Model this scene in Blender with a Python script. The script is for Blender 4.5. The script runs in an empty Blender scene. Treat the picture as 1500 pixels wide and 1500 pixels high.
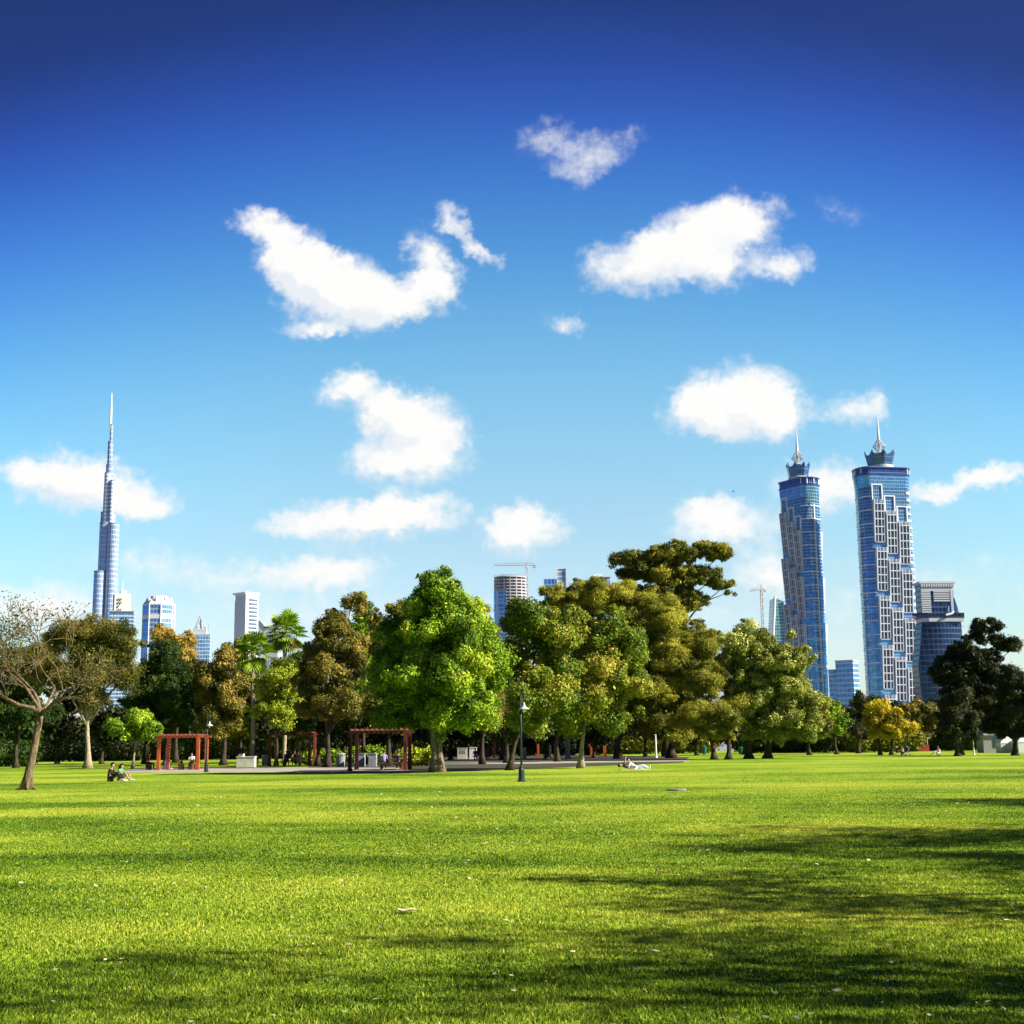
import bpy, bmesh, math, random
import numpy as np
from mathutils import Vector, Matrix

R = math.radians
scene = bpy.context.scene
col = scene.collection

# ------------------------------------------------------------------ camera
F_PX, TILT, ROLL, CAM_H = 1950.0, R(9.95), R(0.65), 1.6
cam_data = bpy.data.cameras.new("camera")
cam = bpy.data.objects.new("camera", cam_data)
col.objects.link(cam)
cam_data.sensor_width = 36.0
cam_data.lens = 36.0 * F_PX / 1500.0
cam_data.clip_start, cam_data.clip_end = 0.1, 20000.0
FW = Vector((0, math.cos(TILT), math.sin(TILT)))
U0 = Vector((0, -math.sin(TILT), math.cos(TILT)))
R0 = Vector((1, 0, 0))
RT = R0 * math.cos(ROLL) - U0 * math.sin(ROLL)
UP = U0 * math.cos(ROLL) + R0 * math.sin(ROLL)
m = Matrix((RT, UP, -FW)).transposed().to_4x4()
m.translation = Vector((0, 0, CAM_H))
cam.matrix_world = m
scene.camera = cam

# ------------------------------------------------------------------ sun, sky, exposure
SUN_EL, SUN_AZ = R(34), R(103)
to_sun = Vector((math.cos(SUN_EL) * math.sin(SUN_AZ), math.cos(SUN_EL) * math.cos(SUN_AZ), math.sin(SUN_EL)))
sl = bpy.data.lights.new("sun", 'SUN')
sl.energy, sl.angle, sl.color = 5.0, R(0.5), (1.0, 0.93, 0.80)
so = bpy.data.objects.new("sun", sl)
col.objects.link(so)
so.rotation_euler = to_sun.to_track_quat('Z', 'Y').to_euler()
so.location = (60, -30, 80)
scene.view_settings.view_transform = 'Standard'
scene.view_settings.look = 'None'
scene.view_settings.gamma = 1.0
scene.view_settings.exposure = 1.3
scene.render.engine = 'CYCLES'
scene.cycles.max_bounces = 6
scene.cycles.diffuse_bounces = 3
scene.cycles.glossy_bounces = 3
scene.cycles.transmission_bounces = 4
scene.cycles.transparent_max_bounces = 8


def ray(px, py):
    return FW + RT * ((px - 750.0) / F_PX) + UP * ((750.0 - py) / F_PX)


def at(px, py, Y):
    """world point that stands Y metres ahead on the sight line of a photo pixel"""
    r = ray(px, py)
    return Vector((0, 0, CAM_H)) + r * (Y / r.y)


def gp(px, py):
    r = ray(px, py)
    t = CAM_H / -r.z
    return Vector((r.x * t, r.y * t, 0.0))


def base(px, Y):
    p = at(px, 1092, Y)
    return Vector((p.x, Y, 0.0))


# ---- world: Nishita sky, deepened with height, and broken cumulus
world = bpy.data.worlds.new("World")
scene.world = world
world.use_nodes = True
wn, wl = world.node_tree.nodes, world.node_tree.links
bg = wn['Background']
sky = wn.new('ShaderNodeTexSky')
sky.sky_type = 'NISHITA'
sky.sun_disc = False
sky.sun_elevation, sky.sun_rotation = SUN_EL, SUN_AZ
bg.inputs['Strength'].default_value = 0.073
geo = wn.new('ShaderNodeTexCoord')
sep = wn.new('ShaderNodeSeparateXYZ')
wl.new(geo.outputs['Generated'], sep.inputs[0])


def wmath(op, a, b=None, clamp=False):
    n = wn.new('ShaderNodeMath')
    n.operation = op
    n.use_clamp = clamp
    for i, v in enumerate((a, b)):
        if v is None:
            continue
        if isinstance(v, (int, float)):
            n.inputs[i].default_value = v
        else:
            wl.new(v, n.inputs[i])
    return n.outputs[0]


ramp = wn.new('ShaderNodeValToRGB')
ramp.color_ramp.interpolation = 'B_SPLINE'
stops = [(0, (1.0, 1.08, 1.3)), (5.5, (1.0, 1.05, 1.1)), (8.5, (.90, 1.03, 1.02)), (11.4, (.82, 1.09, 1.08)), (14.3, (.72, 1.10, 1.12)),
         (17.2, (.56, 1.05, 1.14)), (20.1, (.36, .86, 1.12)), (22.9, (.225, .64, 1.10)), (25.7, (.13, .40, .98)), (28.4, (.070, .215, .74)),
         (31.5, (.035, .10, .34)), (45, (.03, .08, .22))]
els = ramp.color_ramp.elements
for i, (e, c) in enumerate(stops):
    el = els[i] if i < 2 else els.new(1.0)
    el.position = math.sin(R(e))
for i, (e, c) in enumerate(stops):
    els[i].position = math.sin(R(e))
    els[i].color = tuple(v / 1.5 for v in c) + (1,)
hlen = wmath('SQRT', wmath('ADD', wmath('MULTIPLY', sep.outputs['X'], sep.outputs['X']), wmath('MULTIPLY', sep.outputs['Y'], sep.outputs['Y'])))
turn_ = wmath('SUBTRACT', 1.0, wmath('DIVIDE', sep.outputs['Y'], wmath('MAXIMUM', hlen, .001)))  # darkens the sky sideways and behind, added to cut fill light
wl.new(wmath('ADD', sep.outputs['Z'], wmath('MINIMUM', wmath('MULTIPLY', turn_, 1.0), .38)), ramp.inputs[0])
tint = wn.new('ShaderNodeMix')
tint.data_type = 'RGBA'
tint.blend_type = 'MULTIPLY'
tint.inputs[0].default_value = 1.0
wl.new(sky.outputs[0], tint.inputs[6])
wl.new(ramp.outputs[0], tint.inputs[7])
tint2 = wn.new('ShaderNodeVectorMath')
tint2.operation = 'SCALE'
tint2.inputs[3].default_value = 1.5
wl.new(tint.outputs[2], tint2.inputs[0])

# cloud field: direction -> (x/y, z/y), warped by noise, then soft ellipses
ysafe = wmath('MAXIMUM', sep.outputs['Y'], 0.05)
cu = wmath('DIVIDE', sep.outputs['X'], ysafe)
cv = wmath('DIVIDE', sep.outputs['Z'], ysafe)
comb = wn.new('ShaderNodeCombineXYZ')
wl.new(cu, comb.inputs[0])
wl.new(cv, comb.inputs[1])


def wnoise(scale, detail, rough, vec, w=0.0):
    n = wn.new('ShaderNodeTexNoise')
    n.inputs['Scale'].default_value = scale
    n.inputs['Detail'].default_value = detail
    n.inputs['Roughness'].default_value = rough
    wl.new(vec, n.inputs['Vector'])
    return n


def vmath(op, a, b):
    n = wn.new('ShaderNodeVectorMath')
    n.operation = op
    for i, v in enumerate((a, b)):
        if isinstance(v, tuple):
            n.inputs[i].default_value = v
        else:
            wl.new(v, n.inputs[i])
    return n


n1 = wnoise(38, 2, .5, comb.outputs[0])
d1 = vmath('SUBTRACT', n1.outputs['Color'], (.5, .5, .5))
d1 = vmath('MULTIPLY', d1.outputs[0], (.030, .022, 0))
n2 = wnoise(120, 4, .62, comb.outputs[0])
d2 = vmath('SUBTRACT', n2.outputs['Color'], (.5, .5, .5))
d2 = vmath('MULTIPLY', d2.outputs[0], (.021, .017, 0))
wp = vmath('ADD', comb.outputs[0], d1.outputs[0])
wp = vmath('ADD', wp.outputs[0], d2.outputs[0])
CLOUDS = [  # px, py, rx, ry, turn, amount
    (386, 330, 50, 30, -10, 1.05), (440, 382, 66, 52, -38, 1.2), (485, 425, 92, 62, -20, 1.3), (550, 440, 66, 42, 0, .9), (460, 488, 50, 16, 0, .7),
    (612, 436, 74, 36, 8, .85), (622, 375, 34, 48, 10, .85), (650, 410, 34, 36, 0, .7),
    (662, 322, 36, 22, -45, .75), (700, 368, 48, 16, -42, .75),
    (838, 215, 90, 40, -6, .36), (800, 195, 44, 30, 0, .26), (885, 222, 50, 34, 0, .28), (840, 248, 50, 30, 0, .30), (930, 195, 40, 20, 0, .22),
    (945, 385, 92, 50, 10, 1.15), (1015, 345, 80, 52, 14, 1.1), (1085, 322, 66, 44, 0, 1.05), (1055, 390, 56, 46, 0, .85), (1146, 386, 48, 30, 0, .85),
    (826, 476, 40, 22, -10, .6),
    (515, 560, 36, 26, -25, .8), (560, 600, 64, 40, -15, .95), (612, 625, 76, 54, 0, 1.05), (570, 680, 74, 36, -10, .9), (650, 670, 50, 44, 0, .6), (480, 575, 36, 20, 0, .35),
    (1090, 585, 88, 60, 0, 1.25), (1030, 608, 62, 42, 0, 1.05), (1140, 610, 46, 40, 0, .8),
    (1245, 598, 56, 30, 0, .66), (1285, 588, 26, 34, 0, .4),
    (90, 700, 88, 46, -6, 1.1), (175, 722, 84, 40, -14, 1.0), (35, 690, 52, 20, 0, .5), (215, 745, 50, 20, 0, .5),
    (540, 762, 140, 36, 2, 1.05), (590, 748, 80, 30, 0, .55), (430, 772, 60, 18, 0, .45),
    (768, 780, 66, 38, 0, 1.05), (755, 765, 42, 30, 0, .5),
    (1065, 770, 90, 38, 0, .95), (1130, 835, 66, 36, 0, .8), (1030, 745, 50, 24, 0, .5),
    (1215, 712, 84, 44, 0, 1.0), (1425, 703, 100, 20, 10, .72), (1370, 722, 60, 18, 0, .5), (1460, 695, 50, 22, 0, .5),
    (370, 845, 190, 24, 2, .55), (490, 838, 76, 34, 0, .7), (230, 820, 120, 24, 0, .45), (60, 892, 140, 40, 0, .85), (1240, 310, 60, 20, -20, .25),
    (1390, 850, 260, 50, 0, .3), (950, 900, 400, 40, 0, .3), (430, 900, 260, 40, 0, .35),
]
field = None
field2 = None
wps = vmath('ADD', wp.outputs[0], (.007, .013, 0))
for (px, py, rx, ry, turn, amt) in CLOUDS:
    d = ray(px, py)
    mp = wn.new('ShaderNodeMapping')
    mp.vector_type = 'TEXTURE'
    mp.inputs['Location'].default_value = (d.x / d.y, d.z / d.y, 0)
    mp.inputs['Rotation'].default_value = (0, 0, R(turn))
    mp.inputs['Scale'].default_value = (rx * 1.3 / F_PX, ry * 1.3 / F_PX, 1)
    wl.new(wp.outputs[0], mp.inputs[0])
    g = wn.new('ShaderNodeTexGradient')
    g.gradient_type = 'SPHERICAL'
    wl.new(mp.outputs[0], g.inputs[0])
    v = wmath('MULTIPLY', g.outputs['Fac'], amt * 1.22)
    field = v if field is None else wmath('ADD', field, v)
    if amt >= .6:
        mp2 = wn.new('ShaderNodeMapping')
        mp2.vector_type = 'TEXTURE'
        for q_ in ('Location', 'Rotation', 'Scale'):
            mp2.inputs[q_].default_value = mp.inputs[q_].default_value
        wl.new(wps.outputs[0], mp2.inputs[0])
        g2 = wn.new('ShaderNodeTexGradient')
        g2.gradient_type = 'SPHERICAL'
        wl.new(mp2.outputs[0], g2.inputs[0])
        v2 = wmath('MULTIPLY', g2.outputs['Fac'], amt * 1.22)
        field2 = v2 if field2 is None else wmath('ADD', field2, v2)
n3 = wnoise(105, 6, .58, comb.outputs[0])
n4 = wnoise(46, 3, .55, comb.outputs[0])
det = wmath('MULTIPLY', wmath('SUBTRACT', n3.outputs['Fac'], .5), .62)
det2 = wmath('MULTIPLY', wmath('SUBTRACT', n4.outputs['Fac'], .5), .55)
gate = wmath('MULTIPLY', field, 5.0, clamp=True)
dens = wmath('ADD', field, wmath('MULTIPLY', wmath('ADD', det, det2), gate))
cov = wn.new('ShaderNodeMapRange')
cov.interpolation_type = 'SMOOTHSTEP'
cov.inputs['From Min'].default_value = .06
cov.inputs['From Max'].default_value = 1.05
wl.new(dens, cov.inputs['Value'])
fwd = wmath('MULTIPLY', sep.outputs['Y'], 6.0, clamp=True)
covf = wmath('MULTIPLY', wmath('MULTIPLY', cov.outputs[0], fwd), .97)
ccol = wn.new('ShaderNodeValToRGB')
ccol.color_ramp.elements[0].position, ccol.color_ramp.elements[0].color = .0, (.84, .87, .91, 1)
ccol.color_ramp.elements[1].position, ccol.color_ramp.elements[1].color = .8, (1, .985, .96, 1)
lit = wn.new('ShaderNodeMapRange')  # sunlit and grey cloud sides painted from the shifted field
lit.interpolation_type = 'SMOOTHSTEP'
lit.inputs['From Min'].default_value, lit.inputs['From Max'].default_value = -.65, .20
wl.new(wmath('ADD', wmath('SUBTRACT', field, field2), wmath('MULTIPLY', wmath('SUBTRACT', n3.outputs['Fac'], .5), .7)), lit.inputs['Value'])
wl.new(lit.outputs[0], ccol.inputs[0])
csc = wn.new('ShaderNodeVectorMath')
csc.operation = 'SCALE'
csc.inputs[3].default_value = 5.7
wl.new(ccol.outputs[0], csc.inputs[0])
wmix = wn.new('ShaderNodeMix')
wmix.data_type = 'RGBA'
wl.new(covf, wmix.inputs[0])
wl.new(tint2.outputs[0], wmix.inputs[6])
wl.new(csc.outputs[0], wmix.inputs[7])
wl.new(wmix.outputs[2], bg.inputs['Color'])

# ------------------------------------------------------------------ materials


def new_mat(name):
    mt = bpy.data.materials.new(name)
    mt.use_nodes = True
    return mt, mt.node_tree.nodes, mt.node_tree.links, mt.node_tree.nodes['Principled BSDF']


def mat(name, c, rough=.7, metal=0.0, var=.25, scale=3.0, bump=0.0, spec=.3):
    """plain surface with a little uneven wear"""
    mt, n, l, b = new_mat(name)
    tc = n.new('ShaderNodeTexCoord')
    nz = n.new('ShaderNodeTexNoise')
    nz.inputs['Scale'].default_value = scale
    nz.inputs['Detail'].default_value = 5
    l.new(tc.outputs['Object'], nz.inputs['Vector'])
    mr = n.new('ShaderNodeMapRange')
    mr.inputs['From Min'].default_value, mr.inputs['From Max'].default_value = .3, .7
    mr.inputs['To Min'].default_value, mr.inputs['To Max'].default_value = 1 - var, 1 + var
    l.new(nz.outputs['Fac'], mr.inputs['Value'])
    sc = n.new('ShaderNodeVectorMath')
    sc.operation = 'SCALE'
    sc.inputs[0].default_value = c
    l.new(mr.outputs[0], sc.inputs[3])
    l.new(sc.outputs[0], b.inputs['Base Color'])
    b.inputs['Roughness'].default_value = rough
    b.inputs['Metallic'].default_value = metal
    b.inputs['Specular IOR Level'].default_value = spec
    if bump:
        bp = n.new('ShaderNodeBump')
        bp.inputs['Strength'].default_value = bump
        bp.inputs['Distance'].default_value = .05
        l.new(nz.outputs['Fac'], bp.inputs['Height'])
        l.new(bp.outputs[0], b.inputs['Normal'])
    return mt


def bark(name, c1, c2):
    mt, n, l, b = new_mat(name)
    tc = n.new('ShaderNodeTexCoord')
    mp = n.new('ShaderNodeMapping')
    mp.inputs['Scale'].default_value = (5, 5, 1.4)
    nz = n.new('ShaderNodeTexNoise')
    nz.inputs['Scale'].default_value = 2.2
    nz.inputs['Detail'].default_value = 6
    nz.inputs['Roughness'].default_value = .7
    rp = n.new('ShaderNodeValToRGB')
    rp.color_ramp.elements[0].position, rp.color_ramp.elements[0].color = .38, (*c1, 1)
    rp.color_ramp.elements[1].position, rp.color_ramp.elements[1].color = .62, (*c2, 1)
    l.new(tc.outputs['Object'], mp.inputs[0])
    l.new(mp.outputs[0], nz.inputs['Vector'])
    l.new(nz.outputs['Fac'], rp.inputs[0])
    l.new(rp.outputs[0], b.inputs['Base Color'])
    b.inputs['Roughness'].default_value = .9
    b.inputs['Specular IOR Level'].default_value = .1
    bp = n.new('ShaderNodeBump')
    bp.inputs['Strength'].default_value = .6
    bp.inputs['Distance'].default_value = .08
    l.new(nz.outputs['Fac'], bp.inputs['Height'])
    l.new(bp.outputs[0], b.inputs['Normal'])
    return mt


def leaf_mat(name, cols, trans=.35):
    """leaf colour by each leaf's own 'hue' number; some light passes through the leaf"""
    mt, n, l, b = new_mat(name)
    at_ = n.new('ShaderNodeAttribute')
    at_.attribute_name = 'hue'
    rp = n.new('ShaderNodeValToRGB')
    e = rp.color_ramp.elements
    for i, c in enumerate(cols):
        if i >= 2:
            e.new(1.0)
    for i, c in enumerate(cols):
        e[i].position = i / (len(cols) - 1)
        e[i].color = (*c, 1)
    l.new(at_.outputs['Fac'], rp.inputs[0])
    l.new(rp.outputs[0], b.inputs['Base Color'])
    b.inputs['Roughness'].default_value = .55
    b.inputs['Specular IOR Level'].default_value = .14
    tr = n.new('ShaderNodeBsdfTranslucent')
    tsc = n.new('ShaderNodeVectorMath')
    tsc.operation = 'MULTIPLY'
    tsc.inputs[1].default_value = (1.15, 1.15, .6)
    l.new(rp.outputs[0], tsc.inputs[0])
    l.new(tsc.outputs[0], tr.inputs['Color'])
    mx = n.new('ShaderNodeMixShader')
    mx.inputs[0].default_value = trans
    l.new(b.outputs[0], mx.inputs[1])
    l.new(tr.outputs[0], mx.inputs[2])
    l.new(mx.outputs[0], n['Material Output'].inputs['Surface'])
    return mt


def glass_wall(name, c, line, floor_h=4.0, line_w=.22, mull=3.0, mull_w=.14, rough=.12, metal=.55, skew=(1.0, .37), var=.35, offs=0.0):
    """curtain wall: tinted reflective panes with floor lines and mullions, panes differing slightly"""
    mt, n, l, b = new_mat(name)
    tc = n.new('ShaderNodeTexCoord')
    sp = n.new('ShaderNodeSeparateXYZ')
    l.new(tc.outputs['Object'], sp.inputs[0])

    def mth(op, a, bb=None):
        q = n.new('ShaderNodeMath')
        q.operation = op
        for i, v in enumerate((a, bb)):
            if v is None:
                continue
            if isinstance(v, (int, float)):
                q.inputs[i].default_value = v
            else:
                l.new(v, q.inputs[i])
        return q.outputs[0]
    zf = mth('DIVIDE', mth('ADD', sp.outputs['Z'], offs), floor_h)
    hz = mth('LESS_THAN', mth('FRACT', zf), line_w)
    h = mth('DIVIDE', mth('ADD', mth('MULTIPLY', sp.outputs['X'], skew[0]), mth('MULTIPLY', sp.outputs['Y'], skew[1])), mull)
    vt = mth('LESS_THAN', mth('FRACT', h), mull_w)
    ln = mth('MAXIMUM', hz, vt)
    wnz = n.new('ShaderNodeTexWhiteNoise')
    wnz.noise_dimensions = '2D'
    cb = n.new('ShaderNodeCombineXYZ')
    l.new(mth('FLOOR', zf), cb.inputs[0])
    l.new(mth('FLOOR', h), cb.inputs[1])
    l.new(cb.outputs[0], wnz.inputs['Vector'])
    mr = n.new('ShaderNodeMapRange')
    mr.inputs['To Min'].default_value, mr.inputs['To Max'].default_value = 1 - var, 1 + var
    l.new(wnz.outputs['Value'], mr.inputs['Value'])
    sc = n.new('ShaderNodeVectorMath')
    sc.operation = 'SCALE'
    sc.inputs[0].default_value = c
    l.new(mr.outputs[0], sc.inputs[3])
    mx = n.new('ShaderNodeMix')
    mx.data_type = 'RGBA'
    l.new(ln, mx.inputs[0])
    l.new(sc.outputs[0], mx.inputs[6])
    mx.inputs[7].default_value = (*line, 1)
    l.new(mx.outputs[2], b.inputs['Base Color'])
    inv = mth('SUBTRACT', 1.0, ln)
    l.new(mth('MULTIPLY', inv, metal), b.inputs['Metallic'])
    l.new(mth('ADD', mth('MULTIPLY', ln, .5), rough), b.inputs['Roughness'])
    return mt


# ------------------------------------------------------------------ mesh helpers
class MB:
    """collects boxes, tubes, prisms and quads, then links them as ONE mesh"""

    def __init__(s):
        s.v, s.f = [], []

    def add(s, vs, fs):
        o = len(s.v)
        s.v += [tuple(p) for p in vs]
        s.f += [tuple(i + o for i in f) for f in fs]
        return s

    def box(s, c, d, rz=0.0, taper=1.0):
        hx, hy, hz = d[0] / 2, d[1] / 2, d[2] / 2
        vs = []
        for z, t in ((-hz, 1.0), (hz, taper)):
            for x, y in ((-hx, -hy), (hx, -hy), (hx, hy), (-hx, hy)):
                x, y = x * t, y * t
                vs.append((c[0] + x * math.cos(rz) - y * math.sin(rz), c[1] + x * math.sin(rz) + y * math.cos(rz), c[2] + z))
        return s.add(vs, [(3, 2, 1, 0), (4, 5, 6, 7), (0, 1, 5, 4), (1, 2, 6, 5), (2, 3, 7, 6), (3, 0, 4, 7)])

    def prism(s, pts, z0, z1, top=None):
        top = top or pts
        n = len(pts)
        vs = [(x, y, z0) for x, y in pts] + [(x, y, z1) for x, y in top]
        fs = [tuple(reversed(range(n))), tuple(range(n, 2 * n))] + [(i, (i + 1) % n, n + (i + 1) % n, n + i) for i in range(n)]
        return s.add(vs, fs)

    def lathe(s, prof, n=24, c=(0, 0, 0), sx=1.0, sy=1.0, a0=0.0):
        vs, fs = [], []
        for (r, z) in prof:
            for k in range(n):
                a = a0 + 2 * math.pi * k / n
                vs.append((c[0] + r * sx * math.cos(a), c[1] + r * sy * math.sin(a), c[2] + z))
        for j in range(len(prof) - 1):
            for k in range(n):
                k2 = (k + 1) % n
                fs.append((j * n + k, j * n + k2, (j + 1) * n + k2, (j + 1) * n + k))
        fs.append(tuple(reversed(range(n))))
        fs.append(tuple(range((len(prof) - 1) * n, len(prof) * n)))
        return s.add(vs, fs)

    def tube(s, pts, radii, n=8):
        pts = [Vector(p) for p in pts]
        if isinstance(radii, (int, float)):
            radii = [radii] * len(pts)
        vs, fs = [], []
        prev = None
        for i, p in enumerate(pts):
            t = (pts[min(i + 1, len(pts) - 1)] - pts[max(i - 1, 0)]).normalized()
            ref = prev if prev is not None else (Vector((1, 0, 0)) if abs(t.x) < .8 else Vector((0, 1, 0)))
            a = (ref - t * ref.dot(t)).normalized()
            prev = a
            b = t.cross(a)
            for k in range(n):
                an = 2 * math.pi * k / n
                vs.append(p + (a * math.cos(an) + b * math.sin(an)) * radii[i])
        for i in range(len(pts) - 1):
            for k in range(n):
                k2 = (k + 1) % n
                fs.append((i * n + k, i * n + k2, (i + 1) * n + k2, (i + 1) * n + k))
        fs.append(tuple(reversed(range(n))))
        fs.append(tuple(range((len(pts) - 1) * n, len(pts) * n)))
        return s.add(vs, fs)

    def build(s, name, material, parent=None, smooth=False, loc=None):
        me = bpy.data.meshes.new(name)
        me.from_pydata(s.v, [], s.f)
        me.materials.append(material)
        if smooth:
            me.shade_smooth()
        return link(name, me, parent, loc)


def link(name, me, parent=None, loc=None):
    o = bpy.data.objects.new(name, me)
    col.objects.link(o)
    if parent is not None:
        o.parent = parent
    if loc is not None:
        o.location = loc
    return o


def tag(o, label, cat, group=None, kind=None):
    if label:
        o['label'] = label
    if cat:
        o['category'] = cat
    if group:
        o['group'] = group
    if kind:
        o['kind'] = kind
    return o


def thing(name, label, cat, loc=(0, 0, 0), rz=0.0, group=None):
    o = bpy.data.objects.new(name, None)
    o.empty_display_size = .5
    col.objects.link(o)
    o.location = loc
    o.rotation_euler = (0, 0, rz)
    return tag(o, label, cat, group)


def copy_thing(o, label, loc, rz=None, scale=None):
    c = o.copy()
    col.objects.link(c)
    c.location = loc
    if rz is not None:
        c.rotation_euler = (0, 0, rz)
    if scale:
        c.scale = (scale,) * 3
    c['label'] = label
    for ch in list(o.children):
        k = ch.copy()
        col.objects.link(k)
        k.parent = c
        for g in list(ch.children):
            q = g.copy()
            col.objects.link(q)
            q.parent = k
    return c


def np_mesh(name, verts, nper, material, hue=None):
    """mesh of separate n-gons straight from numpy"""
    nv = len(verts)
    nf = nv // nper
    me = bpy.data.meshes.new(name)
    me.vertices.add(nv)
    me.vertices.foreach_set('co', np.ascontiguousarray(verts, dtype=np.float32).ravel())
    me.loops.add(nv)
    me.loops.foreach_set('vertex_index', np.arange(nv, dtype=np.int32))
    me.polygons.add(nf)
    me.polygons.foreach_set('loop_start', np.arange(0, nv, nper, dtype=np.int32))
    me.update(calc_edges=True)
    if hue is not None:
        a = me.attributes.new('hue', 'FLOAT', 'POINT')
        a.data.foreach_set('value', np.repeat(hue, nper).astype(np.float32))
    me.materials.append(material)
    return me


# ------------------------------------------------------------------ ground
def lawn_mat():
    mt, n, l, b = new_mat('lawn_turf')
    ge = n.new('ShaderNodeNewGeometry')
    def noise(sc, det, rough, sq=(1, 1, 1)):
        mp = n.new('ShaderNodeMapping')
        mp.inputs['Scale'].default_value = sq
        q = n.new('ShaderNodeTexNoise')
        q.inputs['Scale'].default_value = sc
        q.inputs['Detail'].default_value = det
        q.inputs['Roughness'].default_value = rough
        l.new(ge.outputs['Position'], mp.inputs[0])
        l.new(mp.outputs[0], q.inputs['Vector'])
        return q.outputs['Fac']
    big, mid, fine = noise(.11, 3, .55, (.55, 1, 1)), noise(.9, 4, .6), noise(14, 4, .7)
    def mth(op, a, bb):
        q = n.new('ShaderNodeMath')
        q.operation = op
        for i, v in enumerate((a, bb)):
            if isinstance(v, (int, float)):
                q.inputs[i].default_value = v
            else:
                l.new(v, q.inputs[i])
        return q.outputs[0]
    t = mth('ADD', mth('ADD', mth('MULTIPLY', big, .60), mth('MULTIPLY', mid, .23)), mth('MULTIPLY', fine, .17))
    rp = n.new('ShaderNodeValToRGB')
    e = rp.color_ramp.elements
    cols = [(.37, (.08, .165, .010)), (.46, (.160, .265, .016)), (.53, (.255, .350, .026)), (.62, (.34, .37, .042))]
    for _ in cols[2:]:
        e.new(1.0)
    for i, (p, c) in enumerate(cols):
        e[i].position, e[i].color = p, (*c, 1)
    l.new(t, rp.inputs[0])
    sp = n.new('ShaderNodeSeparateXYZ')
    l.new(ge.outputs['Position'], sp.inputs[0])
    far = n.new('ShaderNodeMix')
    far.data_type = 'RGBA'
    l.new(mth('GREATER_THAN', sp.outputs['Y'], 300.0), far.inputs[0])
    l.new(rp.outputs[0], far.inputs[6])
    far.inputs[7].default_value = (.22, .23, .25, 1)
    l.new(far.outputs[2], b.inputs['Base Color'])
    b.inputs['Roughness'].default_value = .9
    b.inputs['Specular IOR Level'].default_value = .05
    bp = n.new('ShaderNodeBump')
    bp.inputs['Strength'].default_value = .9
    bp.inputs['Distance'].default_value = .06
    l.new(mth('ADD', fine, mid), bp.inputs['Height'])
    l.new(bp.outputs[0], b.inputs['Normal'])
    return mt


def ground_h(x, y):
    return 0.0


M_LAWN = lawn_mat()
g = MB()
g.add([(-3400, -300, 0), (3400, -300, 0), (3400, 4200, 0), (-3400, 4200, 0)], [(0, 1, 2, 3)])
tag(g.build('lawn', M_LAWN), 'wide mown park lawn, bright yellow green in the sun', 'lawn', kind='structure')

# real blades for the near turf
rng = np.random.default_rng(7)
NB = 1500000
yy = 6.3 * (105 / 6.3) ** rng.random(NB)
xx = (rng.random(NB) - .5) * 2 * (yy * .46 + 4.5)
fade = rng.random(NB) < np.clip((105 - yy) / 75, 0, 1) ** 1.5
yy, xx = yy[fade], xx[fade]
NB = len(yy)
clump = np.sin(xx * 5.1 + 2 * np.sin(yy * 3.3)) * np.sin(yy * 4.7 + 2 * np.sin(xx * 2.9))
hgt = (.011 + .021 * rng.random(NB)) * (1 + .3 * clump) * np.clip(1.15 - yy / 80, .5, 1)
wid = .0035 * (1 + yy / 9)
an = rng.random(NB) * 2 * np.pi
ln = rng.normal(0, .75, NB)
la = rng.random(NB) * 2 * np.pi
vb = np.zeros((NB, 3, 3))
vb[:, 0, 0], vb[:, 0, 1] = xx - np.cos(an) * wid, yy - np.sin(an) * wid
vb[:, 1, 0], vb[:, 1, 1] = xx + np.cos(an) * wid, yy + np.sin(an) * wid
vb[:, 2, 0], vb[:, 2, 1], vb[:, 2, 2] = xx + np.cos(la) * ln * hgt, yy + np.sin(la) * ln * hgt, hgt
vb[:, :2, 2] = -.004
patch = (np.sin(xx * .45 + 1.3 * np.sin(yy * .31)) * np.sin(yy * .37 + 1.7 * np.sin(xx * .21 + 1)) + .6 * np.sin(xx * 1.7 + yy * 1.1) * np.sin(yy * 1.9 - xx * .8))
hb = np.clip(.50 + .22 * patch + rng.normal(0, .30, NB), 0, 1)
M_BLADE = leaf_mat('grass_blade', [(.036, .080, .005), (.135, .235, .012), (.320, .430, .030), (.55, .53, .08)], .3)
_n, _l = M_BLADE.node_tree.nodes, M_BLADE.node_tree.links
_ge, _mp, _nz = _n.new('ShaderNodeNewGeometry'), _n.new('ShaderNodeMapping'), _n.new('ShaderNodeTexNoise')
_mp.inputs['Scale'].default_value = (.55, 1, 1)
_nz.inputs['Scale'].default_value, _nz.inputs['Detail'].default_value = .11, 3
_l.new(_ge.outputs['Position'], _mp.inputs[0])
_l.new(_mp.outputs[0], _nz.inputs['Vector'])
_ad = _n.new('ShaderNodeMath')
_ad.operation = 'MULTIPLY_ADD'
_ad.inputs[1].default_value, _ad.inputs[2].default_value = 3.2, -1.62
_l.new(_nz.outputs['Fac'], _ad.inputs[0])
_sm = _n.new('ShaderNodeMath')
_at = next(q for q in _n if q.type == 'ATTRIBUTE')
_rp = next(q for q in _n if q.type == 'VALTORGB')
_l.new(_at.outputs['Fac'], _sm.inputs[0])
_l.new(_ad.outputs[0], _sm.inputs[1])
_l.new(_sm.outputs[0], _rp.inputs[0])
o = link('grass', np_mesh('grass', vb.reshape(-1, 3), 3, M_BLADE, hb))
tag(o, 'short mown grass blades over the near lawn', 'grass', kind='stuff')

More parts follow.
